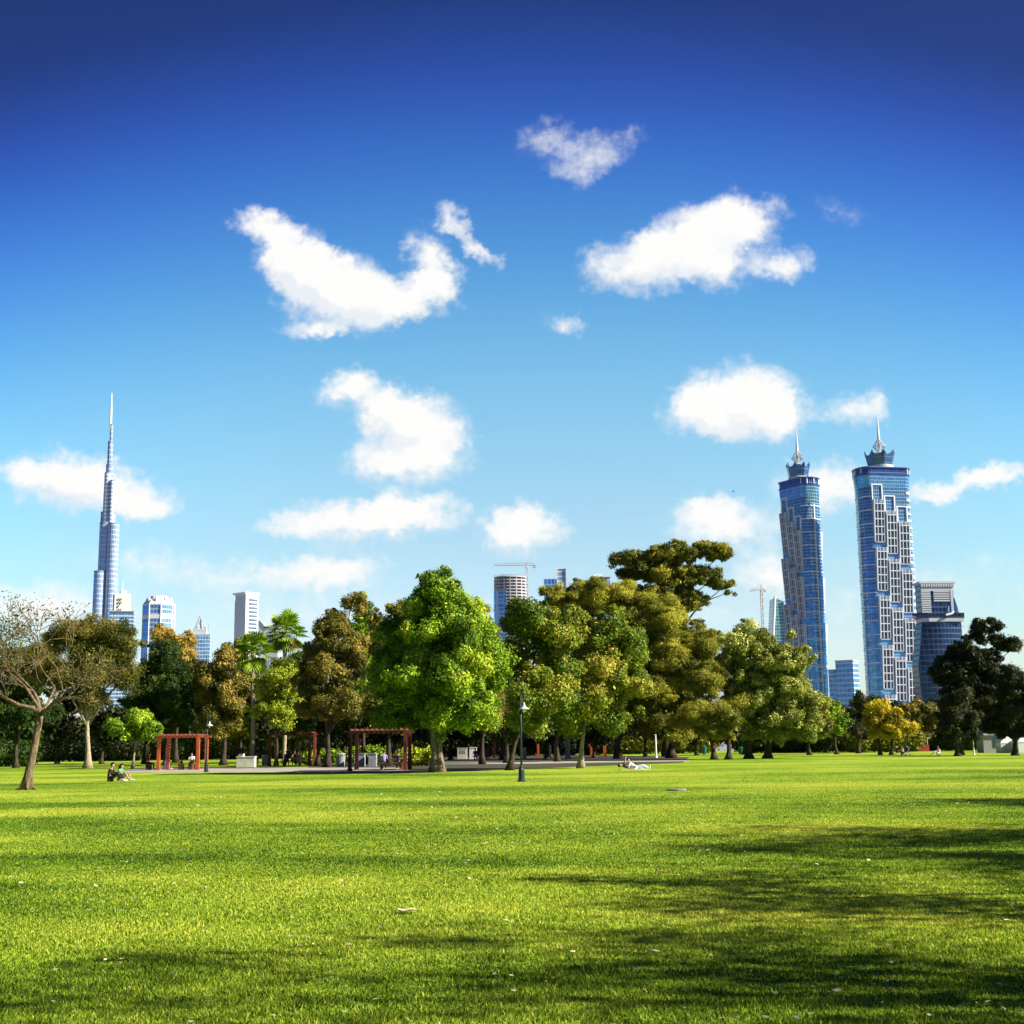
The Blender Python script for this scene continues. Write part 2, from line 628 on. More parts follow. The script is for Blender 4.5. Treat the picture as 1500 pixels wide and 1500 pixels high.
# scattered dry leaves
NL = 3600
yl = 6.5 * (48 / 6.5) ** rng.random(NL)
xl = (rng.random(NL) - .5) * 2 * (yl * .45 + 4)
keep = (np.sin(xl * .5 + 1) * np.sin(yl * .33) + rng.normal(0, .6, NL)) > -.1
yl, xl = yl[keep], xl[keep]
NL = len(yl)
sz = (.010 + .016 * rng.random(NL) ** 2) * (1 + yl / 28)
a = rng.random(NL) * 2 * np.pi
vl = np.zeros((NL, 4, 3))
for k, (u, v) in enumerate(((-1, 0), (0, -.55), (1, 0), (0, .55))):
    vl[:, k, 0] = xl + sz * (u * np.cos(a) - v * np.sin(a))
    vl[:, k, 1] = yl + sz * (u * np.sin(a) + v * np.cos(a))
    vl[:, k, 2] = .045 + sz * .6 * rng.random(NL)
o = link('fallen_leaves', np_mesh('fallen_leaves', vl.reshape(-1, 3), 4, leaf_mat('dry_leaf', [(.22, .14, .05), (.58, .50, .28), (.72, .68, .50)], .1), rng.random(NL)))
tag(o, 'small pale dry leaves littered over the lawn', 'fallen leaves', kind='stuff')

M_PATH = mat('path_concrete', (.30, .28, .25), .9, var=.15, scale=.6)
def sheet(name, pix, z, material, label, cat):
    b_ = MB()
    b_.add([(p.x, p.y, z) for p in (gp(*q) for q in pix)], [tuple(range(len(pix)))])
    return tag(b_.build(name, material), label, cat, kind='structure')


sheet('picnic_path', [(175, 1131.5), (300, 1131.5), (430, 1131), (600, 1129.5), (590, 1124.5), (430, 1124.5), (300, 1124.5), (190, 1127)], .004, M_PATH, 'pale paved strip running past the red pergolas', 'path')
sheet('park_path', [(630, 1119.5), (760, 1119), (1010, 1115), (1010, 1113.5), (760, 1116), (630, 1116)], .004, M_PATH, 'thin pale path across the shade behind the lamp post', 'path')
sheet('shade_soil_sheet', [(440, 1131.8), (560, 1134), (640, 1131.5), (760, 1126.5), (880, 1122), (1000, 1117), (1010, 1109), (860, 1106), (640, 1107), (470, 1110)], .002, mat('shade_soil', (.045, .042, .020), .95, var=.3, scale=1.2), 'brown earth coloured dark to stand in for shade under the trees', 'shade_soil')  # earth coloured dark to stand in for tree shade

# ------------------------------------------------------------------ trees
M_BARK = {
    'grey': bark('bark_grey', (.10, .075, .05), (.30, .24, .17)),
    'pale': bark('bark_pale', (.20, .15, .10), (.46, .37, .26)),
    'bare': bark('bark_bare', (.075, .052, .03), (.22, .16, .095)),
    'dark': bark('bark_dark', (.025, .02, .015), (.085, .065, .045)),
}
LEAF = {
    'green': leaf_mat('leaf_green', [(0.027, 0.069, 0.004), (0.102, 0.193, 0.009), (0.257, 0.392, 0.019), (0.520, 0.568, 0.040)], .16),
    'fresh': leaf_mat('leaf_fresh', [(0.037, 0.090, 0.006), (0.138, 0.258, 0.011), (0.324, 0.486, 0.022), (0.552, 0.620, 0.048)], .20),
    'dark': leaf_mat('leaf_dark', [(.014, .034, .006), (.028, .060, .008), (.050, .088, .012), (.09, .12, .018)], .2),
    'shade': leaf_mat('leaf_shade', [(.012, .020, .006), (.020, .032, .009), (.038, .048, .012), (.075, .062, .018)], .15),  # leaves coloured dark to stand in for shade
    'olive': leaf_mat('leaf_olive', [(0.032, 0.042, 0.006), (0.119, 0.129, 0.013), (0.270, 0.263, 0.024), (0.487, 0.405, 0.048)], .16),
    'feather': leaf_mat('leaf_feather', [(0.047, 0.055, 0.006), (0.166, 0.174, 0.013), (0.365, 0.351, 0.027), (0.600, 0.535, 0.057)], .20),
    'brown': leaf_mat('leaf_brown', [(.030, .045, .007), (.105, .110, .014), (.21, .170, .026), (.37, .275, .055)], .16),
    'gold': leaf_mat('leaf_gold', [(.16, .13, .02), (.34, .24, .035), (.50, .35, .06), (.60, .47, .15)], .3),
    'yellow': leaf_mat('leaf_yellow', [(.22, .19, .01), (.46, .36, .012), (.62, .50, .02), (.66, .58, .05)], .22),
    'lime': leaf_mat('leaf_lime', [(0.047, 0.084, 0.006), (0.184, 0.248, 0.013), (0.432, 0.499, 0.027), (0.620, 0.620, 0.073)], .20),
    'mixed': leaf_mat('leaf_mixed', [(0.024, 0.058, 0.004), (0.110, 0.179, 0.011), (0.297, 0.324, 0.027), (0.535, 0.405, 0.065)], .16),
    'drygreen': leaf_mat('leaf_drygreen', [(0.037, 0.058, 0.006), (0.147, 0.179, 0.018), (0.378, 0.405, 0.068), (0.620, 0.620, 0.227)], .16),
}


def leaf_quads(C, rad, n, size, asp, rg, out=.55, up=.25, droop=0.0, flat=.8, fuzz=.16):
    """n leaf-shaped quads over the shell of each lobe (C: centres, rad: radii)"""
    k = len(C)
    idx = rg.integers(0, k, n) if np.isscalar(n) else np.repeat(np.arange(k), n)
    N = len(idx)
    d = rg.normal(size=(N, 3))
    d /= np.linalg.norm(d, axis=1)[:, None]
    rr = 1 - np.abs(rg.normal(0, .22, N)) + np.abs(rg.normal(0, fuzz, N))
    P = C[idx] + d * (rad[idx] * rr)[:, None] * np.array([1, 1, flat])
    nr = d * out + rg.normal(0, .45, (N, 3)) + np.array([0, 0, up])
    nr /= np.linalg.norm(nr, axis=1)[:, None]
    t = rg.normal(size=(N, 3)) + np.array([0, 0, -droop])
    t -= nr * (t * nr).sum(1)[:, None]
    t /= np.linalg.norm(t, axis=1)[:, None]
    b = np.cross(nr, t)
    s = size * np.exp(rg.normal(0, .3, N))
    V = np.empty((N, 4, 3))
    V[:, 0] = P - t * s[:, None]
    V[:, 1] = P - b * (s * asp)[:, None] + t * (s * .15)[:, None]
    V[:, 2] = P + t * s[:, None]
    V[:, 3] = P + b * (s * asp)[:, None] + t * (s * .15)[:, None]
    return V.reshape(-1, 3), idx


STYLE = {  # lobe radius, leaf half-length, aspect, cover, droop, flat, fuzz, outward
    'broad': (1.05, .092, .58, 1.35, .4, .80, .36, 1.0),
    'clump': (.95, .076, .58, 1.45, .5, .85, .34, 1.1),
    'feather': (1.35, .12, .20, 2.0, .2, .58, .42, .9),
    'hang': (.85, .14, .34, 1.3, 1.2, .66, .42, .6),
    'wisp': (1.05, .085, .34, .62, .2, .70, .50, .5),
    'far': (1.7, .26, .62, 1.3, .3, .80, .16, .8),
}


def tree(name, label, px, Y, blobs, leaf, style, bk='dark', tr=.3, fork=None, lean=0.0, group='trees of the park', seed=0, dens=1.0, lobes=1.0, limbs=14, cat='tree', base_pt=None, stems=1, spread=0.0, huesd=.2):
    """trunk with limbs reaching into the lobes of a leafy crown; blobs are given as (photo x, photo y, rx, ry[, depth offset])"""
    rg = np.random.default_rng(1000 + seed + int(px * 7) + int(Y))
    b0 = base_pt if base_pt is not None else base(px, Y)
    root = thing(name, label, cat, b0, 0, group)
    lr, ls, asp, cover, droop, flat, fuzz, out = STYLE[style]
    ls = max(ls, Y * .00064) if style != 'far' else max(ls, Y * .0011)
    C, Rr = [], []
    for bl in blobs:
        dy = bl[4] if len(bl) > 4 else 0.0
        if base_pt is None:
            c = at(bl[0], bl[1], Y + dy) - b0
            k = (Y + dy) / F_PX
        else:
            c, k = Vector(bl[:3]), None
        rx, rz = (bl[2] * k, bl[3] * k) if k else (bl[3], bl[4])
        ry = min(rx, max(rz, .7 * rx)) if k else bl[3]
        l_ = min(lr * 1.0, .62 * min(rx, rz) + .15)
        ex, ey, ez = max(rx - l_ * .45, .1), max(ry - l_ * .45, .1), max(rz - l_ * .5, .1)
        area = 4 * math.pi * ((ex * ey) ** 1.6 / 3 + (ex * ez) ** 1.6 / 3 + (ey * ez) ** 1.6 / 3) ** (1 / 1.6)
        nl = int(max(3, lobes * area / (l_ * l_ * 2.8)))
        nl = min(nl, 160)
        d = rg.normal(size=(nl, 3))
        d /= np.linalg.norm(d, axis=1)[:, None]
        q = rg.random(nl) ** .38 * (1 + rg.normal(0, .15, nl))
        C.append(np.array(c)[None] + d * q[:, None] * np.array([ex, ey, ez]))
        Rr.append(l_ * (.40 + .85 * rg.random(nl) ** 1.3))
    C, Rr = np.concatenate(C), np.concatenate(Rr)
    if style in ('clump', 'broad', 'feather'):
        k_ = rg.choice(len(C), max(4, int(len(C) * .5)))
        out_ = C[k_] - C.mean(0)
        out_ /= np.linalg.norm(out_, axis=1)[:, None] + 1e-6
        C = np.concatenate([C, C[k_] + out_ * (Rr[k_] * (.75 + .5 * rg.random(len(k_))))[:, None]])
        Rr = np.concatenate([Rr, Rr[k_] * (.22 + .25 * rg.random(len(k_)))])
    C[:, 2] = np.maximum(C[:, 2], Rr * .5 + .3)
    C0, R0_ = C, Rr
    if style != 'far':
        ns = 7
        d = rg.normal(size=(len(C), ns, 3))
        d /= np.linalg.norm(d, axis=2)[:, :, None]
        sub = C[:, None] + d * (Rr * .78)[:, None, None] * (.70 + .65 * rg.random((len(C), ns)))[:, :, None] * np.array([1, 1, .85])
        C = np.concatenate([C, sub.reshape(-1, 3)])
        Rr = np.concatenate([Rr * .72, (Rr[:, None] * (.20 + .36 * rg.random((len(R0_), ns)))).ravel()])
        C[:, 2] = np.maximum(C[:, 2], Rr * .5 + .3)
    n_each = np.maximum(8, (dens * cover * 4 * math.pi * Rr ** 2 / (2 * asp * ls * ls * 1.6))).astype(int)
    V, idx = leaf_quads(C, Rr, n_each, ls, asp, rg, out=out, droop=droop, flat=flat, fuzz=fuzz)
    lobe_h = rg.normal(.45, huesd, len(C0))
    if style != 'far':
        lobe_h = np.concatenate([lobe_h, np.repeat(lobe_h, 7) + rg.normal(0, .08, 7 * len(C0))])
    lobe_h = np.clip(lobe_h, 0, 1)
    hue = np.clip(lobe_h[idx] + rg.normal(0, .17, len(idx)), 0, 1)
    crown = link('crown', np_mesh('crown', V, 4, LEAF[leaf], hue), root)
    # trunk and limbs
    C, Rr = C0, R0_
    top = float(C[:, 2].max())
    low = float((C[:, 2] - Rr).min())
    fz = fork if fork else max(1.2, min(low + .22 * (top - low), .5 * top))
    tb = MB()
    tr = tr * .72
    cx, cy = float(C[:, 0].mean()), float(C[:, 1].mean())
    for s_ in range(stems):
        so_ = (s_ - (stems - 1) / 2) * spread
        fx, fy = lean * fz + cx * .25 + so_ * 1.4, cy * .2
        pts, rad = [], []
        for j in range(7):
            t = j / 6
            wob = math.sin(t * 5 + seed + s_) * tr * .35
            pts.append((so_ + (fx - so_) * t ** 1.2 + wob * t, fy * t + math.cos(t * 4 + seed) * tr * .2 * t, fz * t - .05 * (j == 0)))
            rad.append(tr * (1.55 - .9 * min(1, t * 4) if t < .25 else .66 - .22 * (t - .25)) if j < 2 else tr * (.68 - .2 * t))
        rad[0], rad[1] = tr * 1.5, tr * .85
        tb.tube(pts, rad, 9)
        order = rg.permutation(len(C))[:max(3, limbs // stems)]
        for q in order:
            e = C[q]
            p0 = Vector(pts[-1]) if rg.random() < .65 else Vector(pts[-2])
            p3 = Vector(e)
            mid = p0.lerp(p3, .45) + Vector((rg.normal(0, .25), rg.normal(0, .25), .12 * (p3 - p0).length))
            r0 = tr * rg.uniform(.26, .46)
            tb.tube([p0 - Vector((0, 0, .15)), p0.lerp(mid, .5) + Vector((0, 0, .06)), mid, mid.lerp(p3, .55), p3], [r0, r0 * .85, r0 * .6, r0 * .36, r0 * .12], 5)
    tb.build('trunk', M_BARK[bk], root, smooth=True)
    return root


# --- the row of trees, nearest first
tree('broad_tree', 'tall bright green broad tree, biggest in the middle of the row', 640, 85,
     [(640, 866, 34, 36), (632, 895, 52, 40), (662, 900, 46, 40), (618, 930, 66, 56), (672, 940, 62, 66), (600, 1000, 62, 58, -1), (676, 1010, 66, 66, -1.5), (640, 990, 70, 80), (585, 960, 44, 60, 2),
      (715, 1000, 32, 70, 1), (640, 1050, 60, 32, -1), (585, 1050, 36, 26, 1), (700, 1060, 36, 22)],
     'green', 'clump', 'grey', .46, fork=3.6, seed=1, lobes=.95, limbs=20, stems=2, spread=.30)
tree('broad_tree', 'olive and green mixed tree with a slim dark trunk just left of the lamp post', 746, 89,
     [(790, 905, 46, 34), (760, 900, 26, 26), (812, 950, 40, 50), (790, 1000, 50, 50, -1), (775, 1045, 46, 34, -1), (745, 950, 26, 50, 1), (830, 1000, 36, 50), (765, 960, 36, 46)],
     'mixed', 'clump', 'dark', .34, fork=3.4, seed=2, lean=.12, limbs=16)
tree('broad_tree', 'green tree with a straight pale trunk standing right of the lamp post', 850, 94,
     [(880, 930, 50, 44), (850, 960, 40, 44), (905, 980, 50, 54), (865, 1010, 56, 44, -1), (840, 1040, 36, 34, -1), (925, 1020, 36, 40), (900, 1050, 40, 26), (835, 905, 26, 30, 2)],
     'mixed', 'clump', 'pale', .34, fork=4.0, seed=3, limbs=16, huesd=.22)
tree('feathery_tree', 'tall feathery olive tree with flat layered crown behind the green ones', 905, 150,
     [(850, 868, 58, 22), (905, 880, 64, 30), (820, 884, 34, 12), (940, 910, 58, 42), (880, 920, 60, 40), (840, 930, 40, 26), (960, 960, 56, 50), (905, 990, 70, 60)],
     'feather', 'feather', 'dark', .6, seed=4, lobes=1.0, limbs=18)
tree('feathery_tree', 'feathery olive tree with a flared dark trunk under the tallest tree', 983, 151,
     [(985, 905, 44, 34), (1010, 945, 46, 46), (965, 930, 44, 44), (1000, 1000, 60, 54), (1040, 985, 36, 40), (960, 1010, 50, 60), (985, 1050, 56, 36)],
     'feather', 'feather', 'dark', .75, seed=5, lobes=1.0, limbs=16)
tree('feathery_tree', 'low drooping feathery tree on two dark trunks near the green bin', 1056, 133,
     [(1045, 1045, 46, 26), (1010, 1050, 42, 26), (1075, 1058, 24, 22), (1050, 1072, 30, 14), (1030, 1010, 34, 26, 2), (1075, 1020, 24, 30, 3)],
     'feather', 'feather', 'dark', .48, fork=2.6, seed=6, stems=2, spread=1.4, limbs=12)
tree('tall_tree', 'dark olive tree with hanging leaves, its top standing clear above all others', 975, 172,
     [(985, 812, 52, 20), (1035, 805, 38, 18), (942, 820, 38, 18), (960, 845, 50, 18), (918, 838, 20, 11), (1010, 840, 44, 18), (1030, 848, 30, 10), (1055, 856, 26, 9), (1074, 868, 12, 8), (990, 868, 34, 24), (960, 872, 40, 18), (1010, 880, 30, 20), (1055, 812, 22, 10)],
     'olive', 'hang', 'dark', .6, fork=15.5, seed=7, lobes=.95, limbs=20, dens=1.25)
tree('round_tree', 'big rounded yellow green tree in front of the left twin tower', 1110, 137,
     [(1115, 945, 56, 32), (1085, 965, 36, 44), (1150, 975, 34, 46), (1120, 1000, 60, 50), (1095, 1030, 36, 40), (1160, 1030, 40, 44), (1130, 1060, 60, 28), (1185, 1060, 24, 26)],
     'drygreen', 'clump', 'dark', .62, fork=3.2, seed=8, lobes=1.0, stems=2, spread=1.9, limbs=18, huesd=.2)
tree('broad_tree', 'small green tree with short dark trunk just right of the big rounded tree', 1225, 176,
     [(1215, 1050, 26, 24), (1200, 1068, 26, 18), (1228, 1065, 20, 18)], 'green', 'clump', 'dark', .4, fork=2.4, seed=9, limbs=8)
tree('broad_tree', 'brownish olive tree below the blue office block', 1210, 205,
     [(1215, 1036, 26, 20), (1245, 1040, 26, 20), (1195, 1045, 20, 22), (1230, 1062, 40, 22)], 'olive', 'broad', 'dark', .5, seed=10, limbs=8)
tree('broad_tree', 'dark tree between the blue office block and the yellow tree', 1257, 186,
     [(1262, 1038, 22, 20), (1256, 1062, 24, 24), (1275, 1060, 20, 28)], 'shade', 'broad', 'dark', .45, seed=11, limbs=8)
tree('yellow_tree', 'yellow flowering tree at the foot of the right twin tower', 1297, 160,
     [(1290, 1045, 28, 18), (1312, 1058, 28, 16), (1330, 1068, 18, 12), (1280, 1062, 18, 18), (1300, 1075, 24, 9)],
     'yellow', 'clump', 'dark', .36, fork=2.4, seed=12, stems=2, spread=1.3, limbs=10)
tree('broad_tree', 'brown dark tree right behind the yellow one', 1340, 215,
     [(1345, 1042, 36, 18), (1325, 1050, 26, 22), (1375, 1050, 28, 24), (1350, 1070, 40, 22)], 'brown', 'broad', 'dark', .5, seed=13, limbs=8)
tree('tall_tree', 'tall dark spreading tree in front of the curved dark tower', 1405, 150,
     [(1445, 920, 24, 22), (1425, 950, 30, 26), (1465, 938, 24, 14), (1400, 965, 30, 26), (1440, 980, 44, 34), (1395, 1000, 30, 34), (1430, 1030, 44, 44), (1480, 945, 12, 14), (1460, 1015, 30, 40), (1385, 985, 18, 18)],
     'shade', 'hang', 'dark', .6, fork=4.5, seed=14, lobes=.8, limbs=20, dens=1.3)
tree('conical_tree', 'dark pointed tree at the edge of the lawn near the right', 1402, 139,
     [(1400, 1030, 20, 24), (1392, 1050, 22, 26), (1408, 1052, 24, 28), (1400, 1074, 32, 20)], 'shade', 'clump', 'dark', .5, fork=1.9, seed=15, limbs=8, dens=1.3)
tree('broad_tree', 'dark wide tree at the right edge of the photo', 1486, 140,
     [(1490, 1000, 34, 28), (1480, 1030, 36, 34), (1515, 1030, 34, 50), (1475, 1058, 30, 22), (1500, 1060, 36, 20)], 'shade', 'clump', 'dark', .5, fork=2.4, seed=16, limbs=12, dens=1.2)

# left half of the row
tree('broad_tree', 'brown leaved spreading tree behind the bare tree on the left', 130, 122,
     [(150, 925, 60, 24), (185, 945, 30, 30), (110, 940, 46, 30), (140, 970, 60, 36), (170, 985, 36, 30), (100, 985, 40, 34), (130, 1020, 26, 26), (65, 965, 36, 40, 4)],
     'brown', 'wisp', 'pale', .5, fork=4.6, seed=20, lobes=1.1, limbs=24, dens=1.5)
tree('broad_tree', 'dense dark green tree left of the red pergola under a golden crown', 245, 140,
     [(238, 960, 28, 26), (245, 1000, 46, 40), (215, 1020, 26, 36), (272, 1010, 24, 40), (240, 1050, 50, 30)], 'dark', 'broad', 'dark', .55, fork=3.2, seed=21, limbs=12, dens=1.15)
tree('golden_tree', 'golden leaved tree top rising behind the dark green tree', 258, 165,
     [(255, 940, 32, 22), (275, 958, 16, 26), (240, 930, 20, 14), (265, 985, 24, 26), (262, 1020, 30, 30)], 'gold', 'broad', 'dark', .5, fork=6, seed=22, limbs=10)
tree('broad_tree', 'small bright green tree beside the red pergola', 196, 118,
     [(200, 1055, 32, 18), (178, 1066, 26, 16), (222, 1062, 16, 16), (205, 1075, 30, 10)], 'fresh', 'clump', 'pale', .22, fork=2.2, seed=23, limbs=8)
tree('broad_tree', 'dark brown tree between the dark green tree and the palms', 328, 135,
     [(325, 975, 32, 26), (345, 955, 24, 18), (310, 1000, 26, 36), (340, 1010, 36, 40), (325, 1050, 42, 30)], 'brown', 'broad', 'dark', .5, fork=3.4, seed=24, limbs=12, dens=.9)
tree('broad_tree', 'lime green tree in front of the two fan palms', 405, 118,
     [(405, 988, 38, 24), (425, 1005, 30, 28), (390, 1018, 32, 26), (415, 1035, 38, 26), (372, 1042, 16, 12)], 'lime', 'clump', 'dark', .3, fork=3.0, seed=25, limbs=10)
tree('broad_tree', 'brown and olive tree with a ragged top in the left middle of the row', 480, 112,
     [(508, 885, 22, 20), (480, 915, 30, 26), (515, 950, 30, 34), (470, 950, 34, 30), (490, 985, 52, 36), (530, 975, 18, 26), (455, 1005, 28, 26), (500, 1030, 42, 24), (450, 1038, 20, 16)],
     'brown', 'clump', 'dark', .45, fork=3.4, seed=26, limbs=20, huesd=.24)
tree('broad_tree', 'slim bright green tree top poking up left of the biggest tree', 533, 128,
     [(532, 885, 16, 28), (525, 920, 22, 26), (545, 930, 24, 26), (535, 975, 26, 40), (540, 1030, 28, 40)], 'fresh', 'clump', 'dark', .4, fork=4.5, seed=27, limbs=12)
tree('broad_tree', 'olive tree showing behind the left shoulder of the biggest tree', 570, 118,
     [(575, 890, 26, 18), (560, 925, 30, 28), (580, 960, 36, 40), (560, 1010, 40, 44), (570, 1055, 36, 26)], 'olive', 'broad', 'dark', .45, fork=4, seed=28, limbs=12)
tree('broad_tree', 'low green tree filling the gap under the brown and olive tree', 466, 122,
     [(470, 1030, 40, 30), (440, 1050, 30, 22), (510, 1050, 40, 22)], 'dark', 'broad', 'dark', .4, fork=2.8, seed=29, limbs=8)
tree('broad_tree', 'pale dry tree top behind the right shoulder of the biggest tree', 706, 120,
     [(705, 895, 16, 22), (712, 930, 20, 30), (705, 975, 30, 40), (715, 1030, 36, 40)], 'brown', 'wisp', 'dark', .36, fork=5, seed=30, limbs=16, dens=1.3)

fill = [(25, 132, [(10, 985, 50, 38), (52, 1000, 40, 44), (20, 1040, 66, 36)], 'dark', 'dark green tree behind the trunk of the bare tree'),
        (212, 152, [(205, 1000, 30, 40), (222, 1040, 44, 34)], 'dark', 'dark tree just left of the dense dark green one'),
        (352, 150, [(350, 985, 30, 30), (350, 1010, 38, 40), (350, 1048, 46, 34)], 'olive', 'olive tree in shade behind the left fan palm'),
        (436, 146, [(440, 985, 34, 34), (436, 1010, 44, 40), (440, 1048, 50, 32)], 'dark', 'dark tree behind the lime green one'),
        (520, 148, [(522, 985, 40, 46), (520, 1040, 54, 36)], 'dark', 'green tree in shade behind the ragged brown and olive tree'),
        (742, 126, [(748, 955, 26, 36), (735, 1005, 40, 46), (745, 1050, 44, 30)], 'dark', 'dark green tree in the gap right of the biggest tree'),
        (816, 132, [(812, 925, 36, 36), (820, 985, 46, 54), (812, 1045, 54, 34)], 'dark', 'dark green tree behind the pale straight trunk'),
        (1185, 170, [(1175, 1040, 40, 30), (1190, 1062, 40, 24)], 'olive', 'olive tree in shade behind the big rounded tree')]
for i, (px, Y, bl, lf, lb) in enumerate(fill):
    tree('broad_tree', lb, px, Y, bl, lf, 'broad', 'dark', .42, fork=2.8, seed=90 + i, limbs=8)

# shaded trees farther back, seen under and between the crowns
bk_spots = [(15, 150, 1048, 64), (85, 168, 1046, 60), (150, 160, 1050, 62), (290, 168, 1044, 60), (365, 158, 1046, 64), (430, 165, 1044, 60), (505, 158, 1046, 66),
            (590, 150, 1048, 66), (660, 160, 1044, 66), (735, 150, 1046, 66), (800, 160, 1046, 64), (870, 165, 1044, 66), (945, 172, 1046, 64), (1020, 180, 1048, 60),
            (1090, 185, 1046, 60), (1165, 215, 1052, 54), (1300, 240, 1056, 50), (1375, 225, 1050, 56), (1440, 215, 1042, 60), (1500, 200, 1044, 54), (-40, 160, 1040, 64)]
seen_by = ['behind the bare tree', 'left of the brown spreading tree', 'behind the small bright green tree', 'behind the second lamp post', 'behind the palm trunks', 'behind the stone planter',
           'behind the grey bin', 'behind the white topped counter', 'behind the biggest trunk', 'behind the lamp post', 'behind the stone pillars', 'behind the pale trunk', 'behind the lying couple',
           'left of the low drooping tree', 'behind the twin dark trunks', 'behind the white board', 'behind the yellow tree', 'behind the pointed dark tree', 'behind the white roofed kiosk', 'at the far right edge', 'at the far left edge']
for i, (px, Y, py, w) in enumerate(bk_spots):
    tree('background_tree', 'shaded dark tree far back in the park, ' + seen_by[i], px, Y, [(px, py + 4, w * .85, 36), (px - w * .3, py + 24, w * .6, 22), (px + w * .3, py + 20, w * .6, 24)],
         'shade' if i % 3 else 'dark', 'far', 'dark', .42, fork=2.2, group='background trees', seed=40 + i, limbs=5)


# trees beside the photographer, just out of frame on the right, whose shade falls over the near lawn; the last one added to darken the foreground
for i, (x, y, hh, r) in enumerate([(15.0, 13.0, 7.6, 3.0), (19.5, 21.5, 7.6, 3.2), (13.9, 6.6, 7.2, 2.8), (27.5, 32, 9, 3.6), (24.0, 17.0, 12.5, 3.6), (15.0, 6.0, 11.0, 3.0)]):
    tree('broad_tree', 'tree right of the photographer shading the near lawn, %s nearest' % ['third', 'fourth', 'very', 'sixth', 'fifth', 'added to darken it, second'][i], 0, 100,
         [(0, 0, hh, r, r * .7), (-r * .6, -r * .5, hh - 1.4, r * .7, r * .5), (r * .5, r * .6, hh - 1.2, r * .7, r * .5)],
         'green', 'wisp', 'grey', .28, seed=70 + i, limbs=12, base_pt=Vector((x, y, 0)), dens=.28, lobes=.6, group='shade trees beside the photographer')


# --- bare tree on the left
def bare_tree():
    rg = random.Random(5)
    Y = 57.0
    b0 = base(38, Y)
    root = thing('bare_tree', 'nearly leafless tree with a leaning pale trunk on the left lawn', 'tree', b0, 0, 'trees of the park')
    tb = MB()
    tips = []
    loc = lambda px, py, dy=0: at(px, py, Y + dy) - b0
    trunk = [loc(38, 1156), loc(41, 1140), loc(47, 1110), loc(53, 1080), loc(58, 1052), loc(60, 1044)]
    tb.tube(trunk, [.30, .20, .17, .155, .15, .13], 10)
    for k in range(5):
        a_ = k * 1.3
        tb.tube([trunk[1] + Vector((0, 0, .25)), trunk[0] + Vector((.25 * math.cos(a_), .25 * math.sin(a_), .06)), trunk[0] + Vector((.46 * math.cos(a_), .4 * math.sin(a_), -.02))], [.12, .08, .03], 6)

    def grow(p, d, L, r, depth):
        n = 4
        pts, rad = [p], [r]
        q = p.copy()
        dd = d.copy()
        for j in range(n):
            dd = (dd + Vector((rg.gauss(0, .16), rg.gauss(0, .16), rg.gauss(.05, .12)))).normalized()
            q = q + dd * (L / n)
            pts.append(q.copy())
            rad.append(r * (1 - .42 * (j + 1) / n))
        tb.tube(pts, [max(q_, .0135) for q_ in rad], 6 if depth < 3 else 4)
        if depth >= 6:
            tips.append(q)
            return
        for c in range(3 if depth < 4 and rg.random() < .75 else 2):
            at_ = pts[-1] if c == 0 or depth > 3 else pts[rg.randint(2, n)]
            ax = Vector((rg.gauss(0, 1), rg.gauss(0, 1), rg.gauss(0, .5)))
            ax = (ax - dd * ax.dot(dd)).normalized()
            ang = rg.uniform(.3, .85)
            nd = (dd * math.cos(ang) + ax * math.sin(ang))
            nd.z = nd.z * .9 + .06
            grow(at_, nd.normalized(), L * rg.uniform(.68, .86), rad[-1] * (.82 if c == 0 else .64), depth + 1)

    for (tx, ty, dy, r, start) in [(-2, 1012, -.8, .105, 5), (58, 1004, 1.0, .09, 5), (104, 1024, -.5, .10, 5), (34, 996, .6, .085, 5), (92, 1000, .9, .08, 4)]:
        e = loc(tx, ty, dy)
        p = trunk[start]
        grow(p, (e - p).normalized(), (e - p).length * .92, r, 1)
    tb.build('trunk', M_BARK['bare'], root, smooth=True)
    T = np.array([tuple(t) for t in tips])
    nr = np.random.default_rng(3)
    V, idx = leaf_quads(T, np.full(len(T), .30), 5000, .05, .5, nr, fuzz=.7, flat=1.0)
    link('crown', np_mesh('crown', V, 4, LEAF['brown'], np.clip(nr.normal(.26, .2, len(idx)), 0, 1)), root)


bare_tree()


